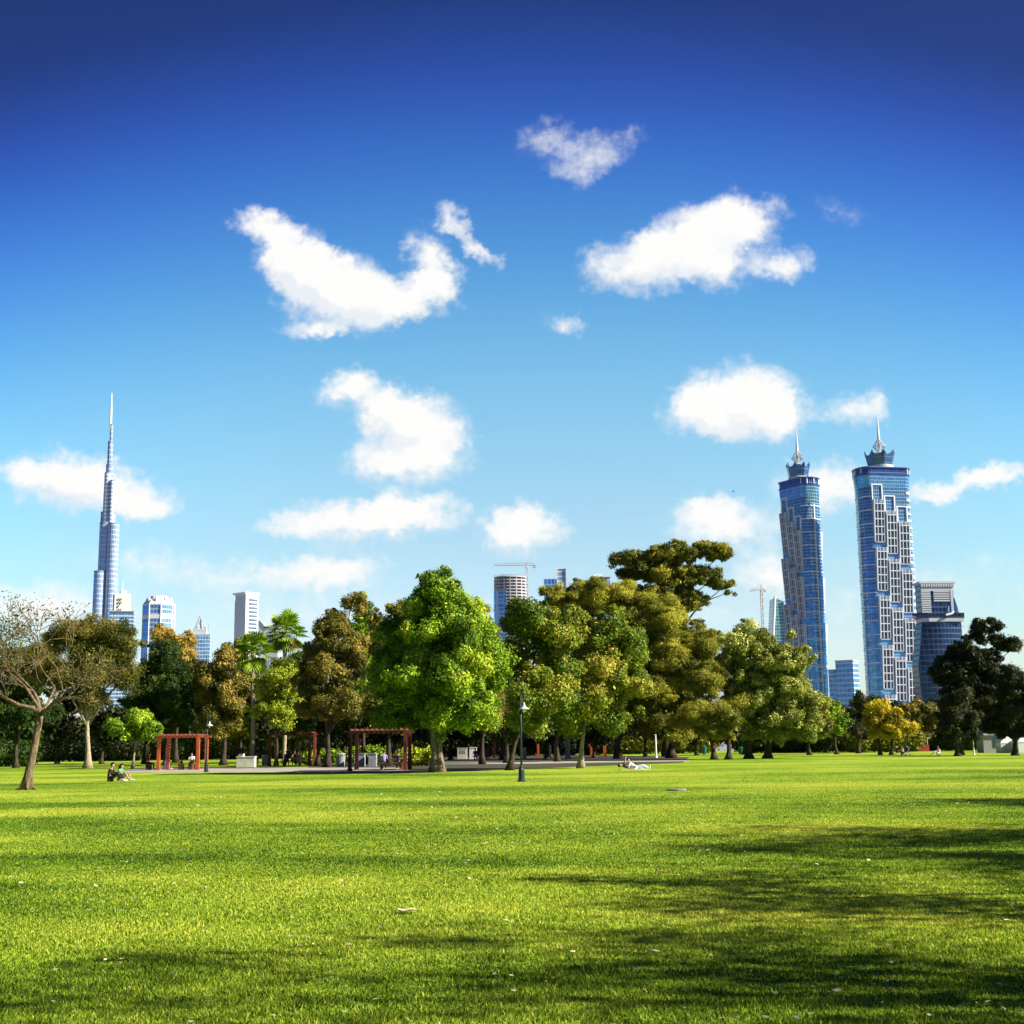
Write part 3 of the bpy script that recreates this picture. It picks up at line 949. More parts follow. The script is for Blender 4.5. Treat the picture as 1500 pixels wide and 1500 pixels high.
# --- fan palms
def fan_palm(label, px, Y, crown_py, rad, seed, skirt):
    rg = random.Random(seed)
    b0 = base(px, Y)
    H = at(px, crown_py, Y).z
    root = thing('fan_palm', label, 'palm', b0, 0, 'fan palms')
    t = MB()
    n = 26
    t.tube([(math.sin(i * .2) * .08, 0, H * i / n) for i in range(n + 1)], [.30 if i == 0 else (.19 + .02 * (i % 2)) for i in range(n + 1)], 10)
    t.build('trunk', M_BARK['pale'], root, smooth=True)

    def fronds(count, el0, el1, mt, name, droop, sc):
        f = MB()
        for i in range(count):
            az = i * 2.399 + rg.uniform(-.3, .3)
            el = R(rg.uniform(el0, el1))
            d = Vector((math.cos(az) * math.cos(el), math.sin(az) * math.cos(el), math.sin(el)))
            L = rad * sc * rg.uniform(.45, .6)
            hub = Vector((0, 0, H)) + d * L
            f.tube([(0, 0, H - .1), Vector((0, 0, H)) + d * L * .5, hub], [.035, .03, .022], 4)
            side = d.cross(Vector((0, 0, 1))).normalized()
            upv = side.cross(d).normalized()
            m = 15
            R2 = rad * sc * rg.uniform(.42, .58)
            for k in range(m):
                th = (k / (m - 1) - .5) * 2 * 1.9
                dr = (d * math.cos(th) + side * math.sin(th)).normalized()
                tip = hub + dr * R2 + Vector((0, 0, -droop * R2 * (.5 + abs(th) * .25))) + upv * .05
                midp = hub + dr * R2 * .6 + Vector((0, 0, -droop * R2 * .18))
                w = (d * -math.sin(th) + side * math.cos(th)) * (R2 * .062)
                fold = upv * (R2 * .03)
                f.add([hub, midp - w - fold, tip, midp + w + fold], [(0, 1, 2, 3)])
        o_ = f.build(name, mt, root)
        a_ = o_.data.attributes.new('hue', 'FLOAT', 'POINT')
        a_.data.foreach_set('value', np.clip(np.random.default_rng(seed).normal(.5, .2, len(o_.data.vertices)), 0, 1).astype(np.float32))

    fronds(46, -62, 86, LEAF['green'], 'crown', .38, 1.0)
    if skirt:
        fronds(16, -80, -48, leaf_mat('leaf_dead_palm', [(.13, .09, .05), (.26, .19, .11), (.36, .27, .17)], .2), 'dead_fronds', .25, .85)


fan_palm('fan palm on the left of the pair, its pale trunk rising behind the stone planter', 369, 121, 954, 2.15, 1, False)
fan_palm('taller fan palm on the right of the pair with a skirt of dry brown fronds', 416, 138, 926, 2.5, 2, True)

# --- hedges
def hedge(label, x0, x1, py, Y, leaf='green'):
    A_, B_ = base(x0, Y), base(x1, Y)
    Lh = (B_ - A_).length
    top = at((x0 + x1) / 2, py, Y).z
    root = thing('hedge', label, 'hedge', (A_ + B_) / 2, 0, 'hedges and shrubs')
    rg = np.random.default_rng(abs(int(x0)) + 3)
    n = max(6, int(Lh * 2.0))
    C = np.stack([np.linspace(-Lh / 2, Lh / 2, n), rg.normal(0, .3, n), top * (.5 + rg.random(n) * .14)], 1)
    Rr = top * (.42 + .1 * rg.random(n))
    ls = max(.10, Y * .0008)
    V, idx = leaf_quads(C, Rr, np.maximum(30, (1.5 * 4 * math.pi * Rr ** 2 / (2 * .6 * ls * ls))).astype(int), ls, .6, rg, flat=1.0)
    V[:, 2] = np.maximum(V[:, 2], .02)
    link('foliage', np_mesh('foliage', V, 4, LEAF[leaf], np.clip(rg.normal(.5, .2, len(idx)), 0, 1)), root)
    st = MB()
    for k in range(n):
        st.tube([(C[k, 0], C[k, 1], -.03), (C[k, 0] + .1, C[k, 1], top * .6)], [.03, .015], 5)
    st.box((0, 0, -.02), (Lh + .2, 1.2, .03))
    st.build('stem', M_BARK['dark'], root)


hedge('rounded dark shrub at the left edge behind the bare tree', -10, 42, 1089, 140, 'dark')
hedge('sunlit low hedge behind the second pergola', 448, 494, 1098, 128, 'green')
hedge('bushy green hedge at the back of the third pergola', 515, 560, 1096, 140, 'green')
hedge('pale yellow shrub left of the biggest trunk', 590, 634, 1098, 112, 'lime')
hedge('sunlit shrubs between the far dark trunks in the middle right', 890, 1040, 1070, 218, 'olive')
hedge('dark trimmed hedge far behind the rounded tree', 1085, 1250, 1074, 210, 'dark')
hedge('sunlit hedge far behind the yellow tree', 1250, 1340, 1072, 200, 'olive')
hedge('dark hedge beneath the shaded trees near the right edge', 1340, 1530, 1076, 215, 'dark')
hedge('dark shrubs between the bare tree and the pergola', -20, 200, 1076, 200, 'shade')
hedge('dark shrubs behind the picnic spots', 200, 660, 1068, 205, 'shade')  # tall and dark leaved, standing in for shade below the crowns
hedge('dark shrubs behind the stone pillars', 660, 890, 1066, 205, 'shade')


# ------------------------------------------------------------------ skyline
M_WHITE = mat('tower_white', (.72, .73, .75), .6, var=.06, scale=.05)
M_GREYW = mat('tower_pale_grey', (.46, .48, .50), .6, var=.08, scale=.05)
M_STEEL = mat('tower_steel', (.55, .57, .60), .35, .6, var=.08, scale=.1)
M_BAY = mat('bay_white', (.52, .55, .60), .6, var=.08, scale=.05)
M_DARKWIN = mat('bay_glass', (.030, .055, .11), .15, .0, var=.5, scale=.12, spec=.6)


def place(px, Y):
    return base(px, Y)


def zat(px, py, Y):
    return at(px, py, Y).z


# --- the twin towers: long slabs with rounded glass ends and stepped white window bays
M_TWIN = glass_wall('twin_tower_glass', (.12, .30, .42), (.20, .36, .46), 3.6, .16, 2.4, .10, .10, .72, (1.0, .8), .28)
M_TWIN2 = glass_wall('twin_tower_petal', (.045, .11, .30), (.10, .18, .34), 6.0, .10, 2.4, .12, .10, .7, (1.0, .8), .2)


def twin_tower(label, px, Y, ptop, pspire, rot, bands, seed, FX, HB, EX):
    rg = random.Random(seed)
    b0 = place(px, Y)
    H = zat(px, ptop, Y)
    Hs = zat(px, pspire, Y)
    root = thing('hotel_tower', label, 'skyscraper', b0, rot, 'twin towers')

    def prof(sc=1.0, off=0.0):
        p = []
        for sg in (1, -1):
            for k in range(15):
                a = (-math.pi / 2 + math.pi * k / 14)
                p.append((sg * (FX + EX * math.cos(a)) * sc + sg * off * math.cos(a), sg * (HB + off) * math.sin(a) * sc))
        return p
    bd = MB()
    bd.prism(prof(), 0, H - 22)
    bd.build('glass_body', M_TWIN, root)
    fl = MB()
    fl.prism(prof(1.0, .05), H - 22, H - 9, prof(1.035, .3))
    fl.build('flared_top', M_TWIN, root)
    rm = MB()
    rm.prism(prof(1.045, .5), H - 9, H - 7.6)
    rm.prism(prof(1.02, .0), H - 7.6, H - 1.2)
    rm.prism(prof(1.06, .6), H - 1.2, H)
    rm.build('cornice', M_TWIN2, root)
    for k in range(1, 28, 3):
        x, y = prof(1.035, .2)[k]
        rb = MB()
        rb.box((x, y, H - 4.4), (.8, .8, 6.2))
        rb.build('cornice_rib', M_WHITE, root)
    # floor bands round the ends
    z = 14.0
    for sg, (step, hh) in ((1, bands[0]), (-1, bands[1])):
        bm_ = MB()
        z = 8.0
        while z < H - 26:
            P = []
            n = 13
            for k in range(n):
                a = -math.pi / 2 + math.pi * k / (n - 1)
                P.append((sg * (FX + EX * math.cos(a)), HB * math.sin(a), math.cos(a), math.sin(a)))
            vs, fs = [], []
            for (x, y, nx, ny) in P:
                o_ = .45
                for dz in (0, hh):
                    vs.append((x - sg * .3 * nx, y - .3 * ny, z + dz))
                    vs.append((x + sg * o_ * nx, y + o_ * ny, z + dz))
            for k in range(n - 1):
                q, w = 4 * k, 4 * (k + 1)
                fs += [(q + 1, w + 1, w + 3, q + 3), (q, w, w + 1, q + 1), (q + 2, q + 3, w + 3, w + 2)]
            bm_.add(vs, fs)
            z += step
        bm_.build('floor_band', M_WHITE, root)['kind'] = 'stuff'
    tk = MB()
    z = 8.0
    while z < H - 60:
        for sg in (1, -1):
            for a in (-.55, -.2):
                if int(z / 3.6) % 4:
                    tk.box((sg * (FX + (EX + .2) * math.cos(a)), (HB + .2) * math.sin(a), z), (2.2, 2.2, .7))
        z += 3.6
    tk.build('balcony_ledge', M_WHITE, root)['kind'] = 'stuff'
    ml = MB()
    for sg in (1, -1):
        ml.box((sg * (FX + EX + .3), -1.0, (H - 30) / 2), (.7, 1.0, H - 30))
    ml.build('mullion', M_WHITE, root)
    # stepped window bays on both long faces
    PER, GL = 51.0, 40.5
    for sg in (-1, 1):
        for c, (cx, offz) in enumerate(((-FX * .685, 0.0), (0.0, 12.0), (FX * .685, 23.0))):
            w = FX * .56
            zt = H - 40 - offz
            first = True
            while zt > 8:
                L = min(GL, zt)
                zb = zt - L
                bay, gl = MB(), MB()
                pt, pb = 4.6, 1.4

                def yy_(z_, e):
                    t = (z_ - zb) / max(L, 1)
                    return sg * (HB + pb + (pt - pb) * t + e)
                # dark glazing slab
                x0, x1 = cx - w / 2 + .3, cx + w / 2 - .3
                gl.add([(x0, sg * (HB - .4), zb), (x1, sg * (HB - .4), zb), (x1, sg * (HB - .4), zt), (x0, sg * (HB - .4), zt),
                        (x0, yy_(zb, -.9), zb), (x1, yy_(zb, -.9), zb), (x1, yy_(zt, -.9), zt), (x0, yy_(zt, -.9), zt)],
                       [(0, 1, 2, 3), (4, 7, 6, 5), (0, 4, 5, 1), (3, 2, 6, 7), (0, 3, 7, 4), (1, 5, 6, 2)])
                for fx in (-w / 2, -w / 6 - .2, w / 6 + .2, w / 2):
                    fw = 1.2 if abs(fx) > w / 3 else .7
                    zz = zt + 4.0
                    bay.add([(cx + fx - fw / 2, sg * (HB - .3), zb), (cx + fx + fw / 2, sg * (HB - .3), zb), (cx + fx + fw / 2, sg * (HB - .3), zz), (cx + fx - fw / 2, sg * (HB - .3), zz),
                             (cx + fx - fw / 2, yy_(zb, .25), zb), (cx + fx + fw / 2, yy_(zb, .25), zb), (cx + fx + fw / 2, yy_(zt, .25), zz), (cx + fx - fw / 2, yy_(zt, .25), zz)],
                            [(0, 1, 2, 3), (4, 7, 6, 5), (0, 4, 5, 1), (3, 2, 6, 7), (0, 3, 7, 4), (1, 5, 6, 2)])
                nf = 5
                for k in range(nf + 1):
                    z_ = zb + L * k / nf
                    bay.box((cx, sg * (HB + (abs(yy_(z_, 0)) - HB) / 2 - .12), z_ - .45), (w - 1.2, abs(yy_(z_, 0)) - HB + .3, .95 if k else .6))
                o_ = bay.build('window_bay', M_BAY, root)
                gl.build('glazing', M_DARKWIN, o_)
                if first:
                    fr = MB()
                    yb = sg * (HB + .5)
                    fr.box((cx - w / 2, yb, zt + 12), (1.1, 1.4, 16)).box((cx + w / 2, yb, zt + 12), (1.1, 1.4, 16)).box((cx, yb, zt + 20.5), (w + 1.1, 1.4, 1.0))
                    fr.build('bay_frame', M_WHITE, root)
                    first = False
                zt -= PER
    # crown: upright petals, lattice ball and spire
    dr = MB()
    dr.lathe([(HB * .9, H), (HB * .9, H + 3.5), (HB * .75, H + 4.5)], 28)
    dr.build('roof_drum', M_GREYW, root)
    for k in range(8):
        a = k * math.pi / 4 + .25
        pt_ = MB()
        hw = HB * .40
        ca, sa = math.cos(a), math.sin(a)
        vs = []
        for (u, z_, r) in ((-hw * .8, H + 2, HB * .78), (hw * .8, H + 2, HB * .78), (hw, H + 20, HB * 1.0), (hw * .25, H + 15.5, HB * .96), (-hw * .5, H + 14.5, HB * .95), (-hw, H + 18, HB * 1.0)):
            for e in (0, 1.0):
                vs.append(((r - e) * ca - u * sa, (r - e) * sa + u * ca, z_))
        n = 6
        fs = [tuple(range(0, 12, 2)), tuple(range(11, 0, -2))] + [(2 * i, 2 * i + 1, (2 * i + 3) % 12, (2 * i + 2) % 12) for i in range(n)]
        pt_.add(vs, fs)
        pt_.build('crown_petal', M_TWIN2, root)
    cone = MB()
    cone.lathe([(7.5, H + 4), (3.0, H + 15), (5.5, H + 18.5), (2.0, H + 19.5)], 12)
    cone.build('finial_base', M_WHITE, root)
    lat = MB()
    zc, rr = H + 25.5, 6.8
    for k in range(10):
        a, a2 = 2 * math.pi * k / 10, 2 * math.pi * (k + 1) / 10
        e0, e1 = Vector((rr * math.cos(a), rr * math.sin(a), zc)), Vector((rr * math.cos(a2), rr * math.sin(a2), zc))
        lat.tube([(0, 0, zc - 6.5), e0, (0, 0, zc + 9)], .42, 5).tube([e0, e1], .42, 5)
        h0, h1 = e0 * .55 + Vector((0, 0, zc + 4)) * .45, e1 * .55 + Vector((0, 0, zc + 4)) * .45
        lat.tube([h0, h1], .35, 5)
    lat.build('lattice_ball', M_STEEL, root)
    spz = MB()
    spz.lathe([(1.6, zc - 6), (1.5, zc + 10), (1.0, zc + 20), (.35, Hs)], 10)
    spz.build('spire', M_WHITE, root)
    return root


twin_tower('right twin tower with its window bays facing the park and a spire', 1314, 1400, 688, 608, R(11), ((7.4, 2.2), (14.6, .9)), 1, 19.8, 15.5, 8.4)
twin_tower('left twin tower seen corner on, sawtooth bays on both sides and a spire', 1189, 1455, 704, 630, R(-61), ((14.6, .9), (14.6, .9)), 2, 15.5, 12.5, 8.0)


# --- the very tall stepped needle tower on the left
def needle_tower():
    Y = 2950.0
    k = Y / F_PX
    b0 = place(150, Y)
    root = thing('needle_tower', 'extremely tall stepped silver tower tapering to a needle on the left', 'skyscraper', b0)
    M_N = glass_wall('needle_tower_glass', (.36, .47, .62), (.42, .52, .66), 11.0, .22, 4.0, .22, .18, .62, (.9, .9), .16)  # glass paled to stand in for distance haze
    M_NL = glass_wall('needle_tower_bright', (.42, .48, .56), (.62, .66, .70), 9.0, .35, 4.0, .2, .22, .55, (.9, .9), .1)
    M_BAND = mat('needle_tower_plant_floor', (.16, .22, .32), .5, var=.1)
    # (x0, x1 in the photo, top, depth shift, name, material)
    segs = [(136.5, 153.5, 836, -16, M_N), (147, 171.5, 836, 8, M_N), (143.5, 160, 765, -6, M_N), (156, 172.5, 766, -14, M_N), (145, 167, 750, 4, M_N), (149, 166.5, 722, 10, M_N),
            (150.6, 160, 692, -6, M_NL), (158.5, 166, 703, -10, M_NL), (152.8, 163.5, 680, 4, M_N), (155.6, 163.3, 646, 2, M_N), (158.8, 163.2, 621, 4, M_N)]
    for (x0, x1, top, dy, mt) in segs:
        ym = (top + min(top + 130, 900)) / 2
        c = at((x0 + x1) / 2, ym, Y + dy)
        zt = zat((x0 + x1) / 2, top, Y + dy)
        r = (x1 - x0) / 2 * k
        d = MB()
        lx, ly = c.x - b0.x, dy
        d.lathe([(r * 1.03, 0), (r, zt * .6), (r * .98, zt - 4)], 22, (lx, ly, 0))
        o_ = d.build('drum', mt, root, smooth=False)
        cap = MB()
        cap.lathe([(r * .99, zt - 4), (r * .99, zt - 1), (r * .7, zt)], 22, (lx, ly, 0))
        cap.build('parapet', M_BAND, o_)
    c = at(162, 600, Y)
    s_ = MB()
    s_.lathe([(3.2, zat(162, 630, Y)), (2.6, zat(162, 600, Y)), (1.7, zat(162, 590, Y)), (.9, zat(162, 575, Y))], 10, (c.x - b0.x, 4, 0))
    s_.build('needle_spire', M_WHITE, root)


needle_tower()


def box_building(name, label, px, Y, x0, x1, top, depth, material, rz=0.0, cat='building', group='distant skyline'):
    """plain block; returns (root, width, height)"""
    b0 = place(px, Y)
    k = Y / F_PX
    w = (x1 - x0) * k
    H = zat(px, top, Y)
    root = thing(name, label, cat, b0, rz, group)
    b_ = MB()
    b_.box((0, 0, H / 2), (w, depth, H))
    b_.build('facade', material, root)
    return root, w, H


M_GL1 = glass_wall('office_glass', (.14, .30, .44), (.50, .58, .64), 3.9, .30, 3.2, .10, .14, .5, (1, 1), .25)
M_GL2 = glass_wall('blue_office_glass', (.17, .36, .54), (.40, .52, .64), 4.2, .22, 3.0, .12, .14, .6, (1, 1), .25)  # lightened in colour in place of thicker haze
M_CREAM = mat('cream_render', (.60, .56, .48), .8, var=.08, scale=.08)
M_WIN = mat('far_window', (.12, .17, .24), .2, .2, var=.3, scale=.3)

# cream block with a mast in front of the needle tower
root, w, H = box_building('apartment_block', 'cream apartment block with a mast at the foot of the needle tower', 170, 1500, 159, 182, 871, 14, M_CREAM, R(24))
pb = MB()
pb.box((1.5, .5, H + 2.2), (7, 7, 4.4)).box((-6.0, 0, H + .6), (3, 6, 1.2))
pb.build('roof_plant_room', M_GREYW, root)
wb = MB()
for z_ in np.arange(H - 30, H - 4, 4.0):
    for x_ in (-4.4, -1.8):
        if random.Random(int(z_ * 7 + x_)).random() < .7:
            wb.box((x_, -8.1, z_), (1.5, .5, 2.2))
wb.build('window', M_WIN, root)
ms = MB()
ms.tube([(.6, 0, H), (.6, 0, H + 17)], [.55, .2], 6)
ms.build('mast', M_WHITE, root)
root, w, H = box_building('office_block', 'low grey office block in front of the cream block with mast', 172, 1450, 153, 188, 897, 18, M_GL1, R(12))
rf = MB()
rf.box((0, 0, H + .4), (w + .8, 20.8, .8))
rf.build('roof', M_GREYW, root)

# blue and white eight-sided tower with a domed top
Y = 1250
b0 = place(226, Y)
k = Y / F_PX
root = thing('domed_tower', 'blue glass eight sided tower with a white domed top on the left', 'building', b0, 0, 'distant skyline')
r8 = 22 * k * 1.04
zz = lambda py: zat(226, py, Y)
d = MB()
d.lathe([(r8, 0), (r8, zz(886))], 8, a0=R(22.5))
d.build('glass_body', M_GL2, root)
d = MB()
d.lathe([(r8 * 1.02, zz(908)), (r8 * 1.02, zz(902))], 8, a0=R(22.5))
d.lathe([(r8 * 1.02, zz(888)), (r8 * 1.02, zz(886)), (r8 * .80, zz(879.5)), (r8 * .60, zz(878.5)), (r8 * .56, zz(874)), (r8 * .2, zz(873))], 8, a0=R(22.5))
d.build('dome', M_WHITE, root)
for kk in range(8):
    a = R(22.5 + 45 * kk)
    d = MB()
    d.box((r8 * 1.0 * math.cos(a), r8 * 1.0 * math.sin(a), zz(888) / 2), (.9, .9, zz(888)), a)
    d.build('pier', M_WHITE, root)
for kk in range(8):
    a = R(45 * kk)
    d = MB()
    d.lathe([(1.9, zz(883)), (1.7, zz(878)), (.4, zz(875.5))], 8, (r8 * .74 * math.cos(a), r8 * .74 * math.sin(a), 0))
    d.build('dormer', M_GREYW, root)

# pyramid topped blue tower
Y = 1500
b0 = place(290, Y)
k = Y / F_PX
root = thing('pyramid_tower', 'blue tower with a pointed lattice pyramid on its roof', 'building', b0, R(8), 'distant skyline')
zz = lambda py: zat(290, py, Y)
d = MB()
d.box((0, 0, zz(931) / 2), (27 * k, 22 * k, zz(931)))
d.build('glass_body', M_GL2, root)
d = MB()
d.box((-2 * k, 0, (zz(931) + zz(922)) / 2), (20 * k, 18 * k, zz(922) - zz(931) - .02))
d.box((0, 0, zz(930.2)), (28 * k, 23 * k, 1.0))
d.build('roof_terrace', M_GREYW, root)
d = MB()
ap = Vector((-3 * k, 0, zz(903)))
for sx in (-9, 7):
    for sy in (-7, 7):
        d.tube([(sx * k, sy * k, zz(922)), ap], .55, 5)
d.tube([(-9 * k, -7 * k, zz(920)), (7 * k, -7 * k, zz(920))], .5, 5)
d.build('pyramid_frame', M_STEEL, root)
d = MB()
d.lathe([(5.2 * k, zz(922)), (.3, zz(905))], 4, (-1 * k, 0, 0), a0=R(45))
d.build('pyramid_roof', M_WHITE, root)
d = MB()
d.tube([(10 * k, 0, zz(931)), (10 * k, 0, zz(913))], [.5, .2], 5)
d.build('mast', M_STEEL, root)

# white slab tower
Y = 1300
b0 = place(357, Y)
k = Y / F_PX
root = thing('white_tower', 'white stepped office tower with a flat overhanging roof on the left', 'building', b0, R(-40), 'distant skyline')
zz = lambda py: zat(357, py, Y)
d = MB()
d.box((0, 0, zz(873) / 2), (24 * k, 24 * k, zz(873)))
d.box((-14.5 * k, 1 * k, zz(880) / 2), (5 * k, 20 * k, zz(880)))
d.box((-18.5 * k, 2 * k, zz(888) / 2), (3 * k, 16 * k, zz(888)))
d.build('facade', mat('white_tower_wall', (.56, .58, .60), .6, var=.05, scale=.05), root)
d = MB()
d.box((-2 * k, 0, zz(870.2)), (29 * k, 27 * k, 1.6)).box((0, 0, zz(872)), (25.5 * k, 25.5 * k, 1.2))
d.build('roof', M_WHITE, root)
d = MB()
for i in range(13):
    z_ = zz(950) + (zz(880) - zz(950)) * i / 12
    d.box((12.05 * k, 1.5 * k, z_), (.5, 15 * k, 1.9))
d.build('window', M_WIN, root)
d = MB()
d.box((12.1 * k, -8 * k, zz(876)), (.6, 3 * k, 3))
d.build('logo_panel', M_STEEL, root)

# grey curved roof hall to its right
Y = 1350
b0 = place(392, Y)
k = Y / F_PX
root = thing('curved_roof_hall', 'grey building with a swooping roof just right of the white tower', 'building', b0, 0, 'distant skyline')
zz = lambda py: zat(392, py, Y)
pts = [(-15 * k, 0), (15 * k, 0), (15 * k, zz(922)), (10 * k, zz(917)), (5 * k, zz(918.5)), (-1 * k, zz(923)), (-8 * k, zz(915)), (-13 * k, zz(910)), (-15 * k, zz(909))]
d = MB()
n = len(pts)
d.add([(x, -12, z_) for x, z_ in pts] + [(x, 12, z_) for x, z_ in pts], [tuple(range(n)), tuple(range(2 * n - 1, n - 1, -1))] + [(i + n, (i + 1) % n + n, (i + 1) % n, i) for i in range(n)])
d.build('hall', mat('hall_grey', (.36, .38, .44), .5, var=.08), root)
d = MB()
d.tube([(x, -12.3, z_ + .4) for x, z_ in pts[2:]], .7, 6)
d.build('roof_edge', M_GREYW, root)

# oval tower under construction
Y = 1350
b0 = place(750, Y)
k = Y / F_PX
root = thing('unfinished_tower', 'oval tower under construction with bare floors above blue glass', 'building', b0, 0, 'distant skyline')
zz = lambda py: zat(750, py, Y)
el = lambda rx, ry, n=28: [(rx * math.cos(2 * math.pi * i / n), ry * math.sin(2 * math.pi * i / n)) for i in range(n)]
d = MB()
d.prism(el(20 * k, 14 * k), 0, zz(848))
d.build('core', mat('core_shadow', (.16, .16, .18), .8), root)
M_CONC = mat('bare_concrete', (.44, .42, .43), .85, var=.15, scale=.2)
d = MB()
nfl = 26
for i in range(nfl):
    z_ = zz(960) + (zz(846) - zz(960)) * i / (nfl - 1)
    d.prism(el(24 * k, 17 * k), z_ - .55, z_ + .55)
d.build('floor_slab', M_CONC, root)
d = MB()
for i in range(16):
    a = 2 * math.pi * i / 16
    d.box((23.2 * k * math.cos(a), 16.2 * k * math.sin(a), (zz(848)) / 2), (1.0, 1.0, zz(848) - .2), a)
d.build('column', M_CONC, root)
d = MB()
P = [(24.6 * k * math.cos(a), 17.6 * k * math.sin(a)) for a in np.linspace(math.pi * .75, math.pi * 1.42, 10)]
Q = [(23.8 * k * math.cos(a), 16.8 * k * math.sin(a)) for a in np.linspace(math.pi * 1.42, math.pi * .75, 10)]
d.prism(P + Q, 0, zz(866))
d.build('glass_skin', M_GL2, root)
d = MB()
for i in range(22):
    a = 2 * math.pi * i / 22
    d.tube([(23.5 * k * math.cos(a), 16.5 * k * math.sin(a), zz(846)), (23.5 * k * math.cos(a), 16.5 * k * math.sin(a), zz(842.6 - 1.2 * (i % 2)))], .3, 4)
d.tube([(x, y, zz(843.6)) for x, y in el(23.5 * k, 16.5 * k)] + [(23.5 * k, 0, zz(843.6))], .25, 4)
d.build('scaffold', M_STEEL, root)


def tower_crane(label, px, Y, pbase, ptop, x0, x1, pjib, tilt=0.0):
    b0 = place(px, Y)
    k = Y / F_PX
    root = thing('tower_crane', label, 'crane', b0, 0, 'tower cranes')
    M_CR = mat('crane_paint', (.42, .30, .26), .6, var=.1)
    zt, zj = zat(px, ptop, Y), zat(px, pjib, Y)
    s_ = 1.1
    d_ = MB()
    for sx in (-s_, s_):
        for sy in (-s_, s_):
            d_.tube([(sx, sy, 0), (sx, sy, zj)], .22, 4)
    z_ = 4.0
    f_ = 1
    while z_ < zj - 4:
        for a_, b_ in (((-s_, -s_), (s_, -s_)), ((-s_, s_), (s_, s_)), ((-s_, -s_), (-s_, s_)), ((s_, -s_), (s_, s_))):
            p, q = (a_, b_) if f_ > 0 else (b_, a_)
            d_.tube([(*p, z_), (*q, z_ + 4)], .14, 4)
        z_ += 4
        f_ = -f_
    d_.build('mast', M_CR, root)
    d_ = MB()
    xa, xb = (x0 - px) * k, (x1 - px) * k
    dz = lambda x: x * tilt
    for yy_, zo in ((-.8, 0), (.8, 0), (0, 1.8)):
        d_.tube([(xa, yy_, zj + zo + dz(xa)), (xb, yy_, zj + zo + dz(xb))], .22, 4)
    x_ = xa
    while x_ < xb - 3:
        d_.tube([(x_, -.8, zj + dz(x_)), (x_ + 1.5, 0, zj + 1.8 + dz(x_)), (x_ + 3, -.8, zj + dz(x_))], .12, 4)
        x_ += 3
    d_.build('jib', M_CR, root)
    d_ = MB()
    d_.tube([(0, 0, zj), (0, 0, zt)], .4, 5).tube([(xa * .8, 0, zj + 1.8 + dz(xa * .8)), (0, 0, zt), (xb * .8, 0, zj + 1.8 + dz(xb * .8))], .12, 4)
    d_.build('tower_peak', M_CR, root)
    d_ = MB()
    big = xa if abs(xa) < abs(xb) else xb
    d_.box((big * .85, 0, zj - 1.6 + dz(big * .85)), (3.5, 1.8, 2.8))
    d_.build('counterweight', M_GREYW, root)
    d_ = MB()
    d_.box((0, -1.6, zj - 1.6), (1.8, 1.6, 2.2))
    d_.build('cab', M_WHITE, root)


tower_crane('tower crane with a long level jib above the unfinished tower', 775, 1400, 900, 823, 727, 788, 828)
tower_crane('tower crane left of the twin towers behind the rounded tree', 1125, 1500, 920, 856, 1108, 1130, 864, .12)

# glass tower showing above the feathery tree
Y = 1250
b0 = place(820, Y)
k = Y / F_PX
root = thing('glass_tower', 'pale blue glass tower with a raised square top above the feathery tree', 'building', b0, 0, 'distant skyline')
zz = lambda py: zat(820, py, Y)
M_GL3 = glass_wall('pale_glass', (.26, .40, .50), (.50, .58, .62), 4.5, .25, 3.0, .14, .16, .5, (1, 1), .2)
M_GL4 = glass_wall('clear_blue_glass', (.12, .34, .62), (.28, .46, .66), 5.0, .12, 3.4, .12, .1, .6, (1, 1), .25)
d = MB()
d.box((6.5 * k, 0, zz(834.5) / 2), (14 * k, 14 * k, zz(834.5)))
d.build('core', M_GL3, root)
d = MB()
d.box((-10 * k, -3 * k, zz(849) / 2), (19 * k, 18 * k, zz(849)))
d.build('wing', M_GL4, root)
d = MB()
for sx in (-.8, 14):
    d.box((sx * k, -7.2 * k, zz(833) / 2), (1.5, 1.5, zz(833)))
d.box((6.5 * k, 0, zz(833.4)), (15.5 * k, 15 * k, 1.2))
d.build('corner_fin', M_WHITE, root)
root, w, H = box_building('office_block', 'white roofed office block behind the top of the feathery tree', 886, 1100, 876, 900, 847, 16, M_GL3)
d = MB()
d.box((0, 0, H + .5), (w + 2, 18, 1.0)).box((-3, 0, H + 2), (w * .5, 8, 2))
d.build('roof', M_WHITE, root)

# leaning glass slab behind the left twin tower
Y = 1700
b0 = place(1146, Y)
k = Y / F_PX
root = thing('wedge_tower', 'teal glass wedge with white sloping edges behind the left twin tower', 'building', b0, 0, 'distant skyline')
zz = lambda py: zat(1146, py, Y)
d = MB()
pts = [(-24 * k, 0), (18 * k, 0), (8 * k, zz(884)), (-5 * k, zz(877))]
d.add([(x, -18, z_) for x, z_ in pts] + [(x, 18, z_) for x, z_ in pts], [(0, 1, 2, 3), (7, 6, 5, 4), (4, 5, 1, 0), (5, 6, 2, 1), (6, 7, 3, 2), (7, 4, 0, 3)])
d.build('glass_body', glass_wall('teal_glass', (.14, .36, .42), (.28, .46, .50), 4.0, .2, 3.2, .12, .12, .5, (1, 1), .4), root)
d = MB()
d.tube([(pts[0][0], -18.5, 0), (pts[3][0], -18.5, pts[3][1] + 1)], 1.5, 6).tube([(pts[1][0], -18.5, 0), (pts[2][0], -18.5, pts[2][1] + 1)], 1.3, 6)
d.build('sloping_edge', M_WHITE, root)

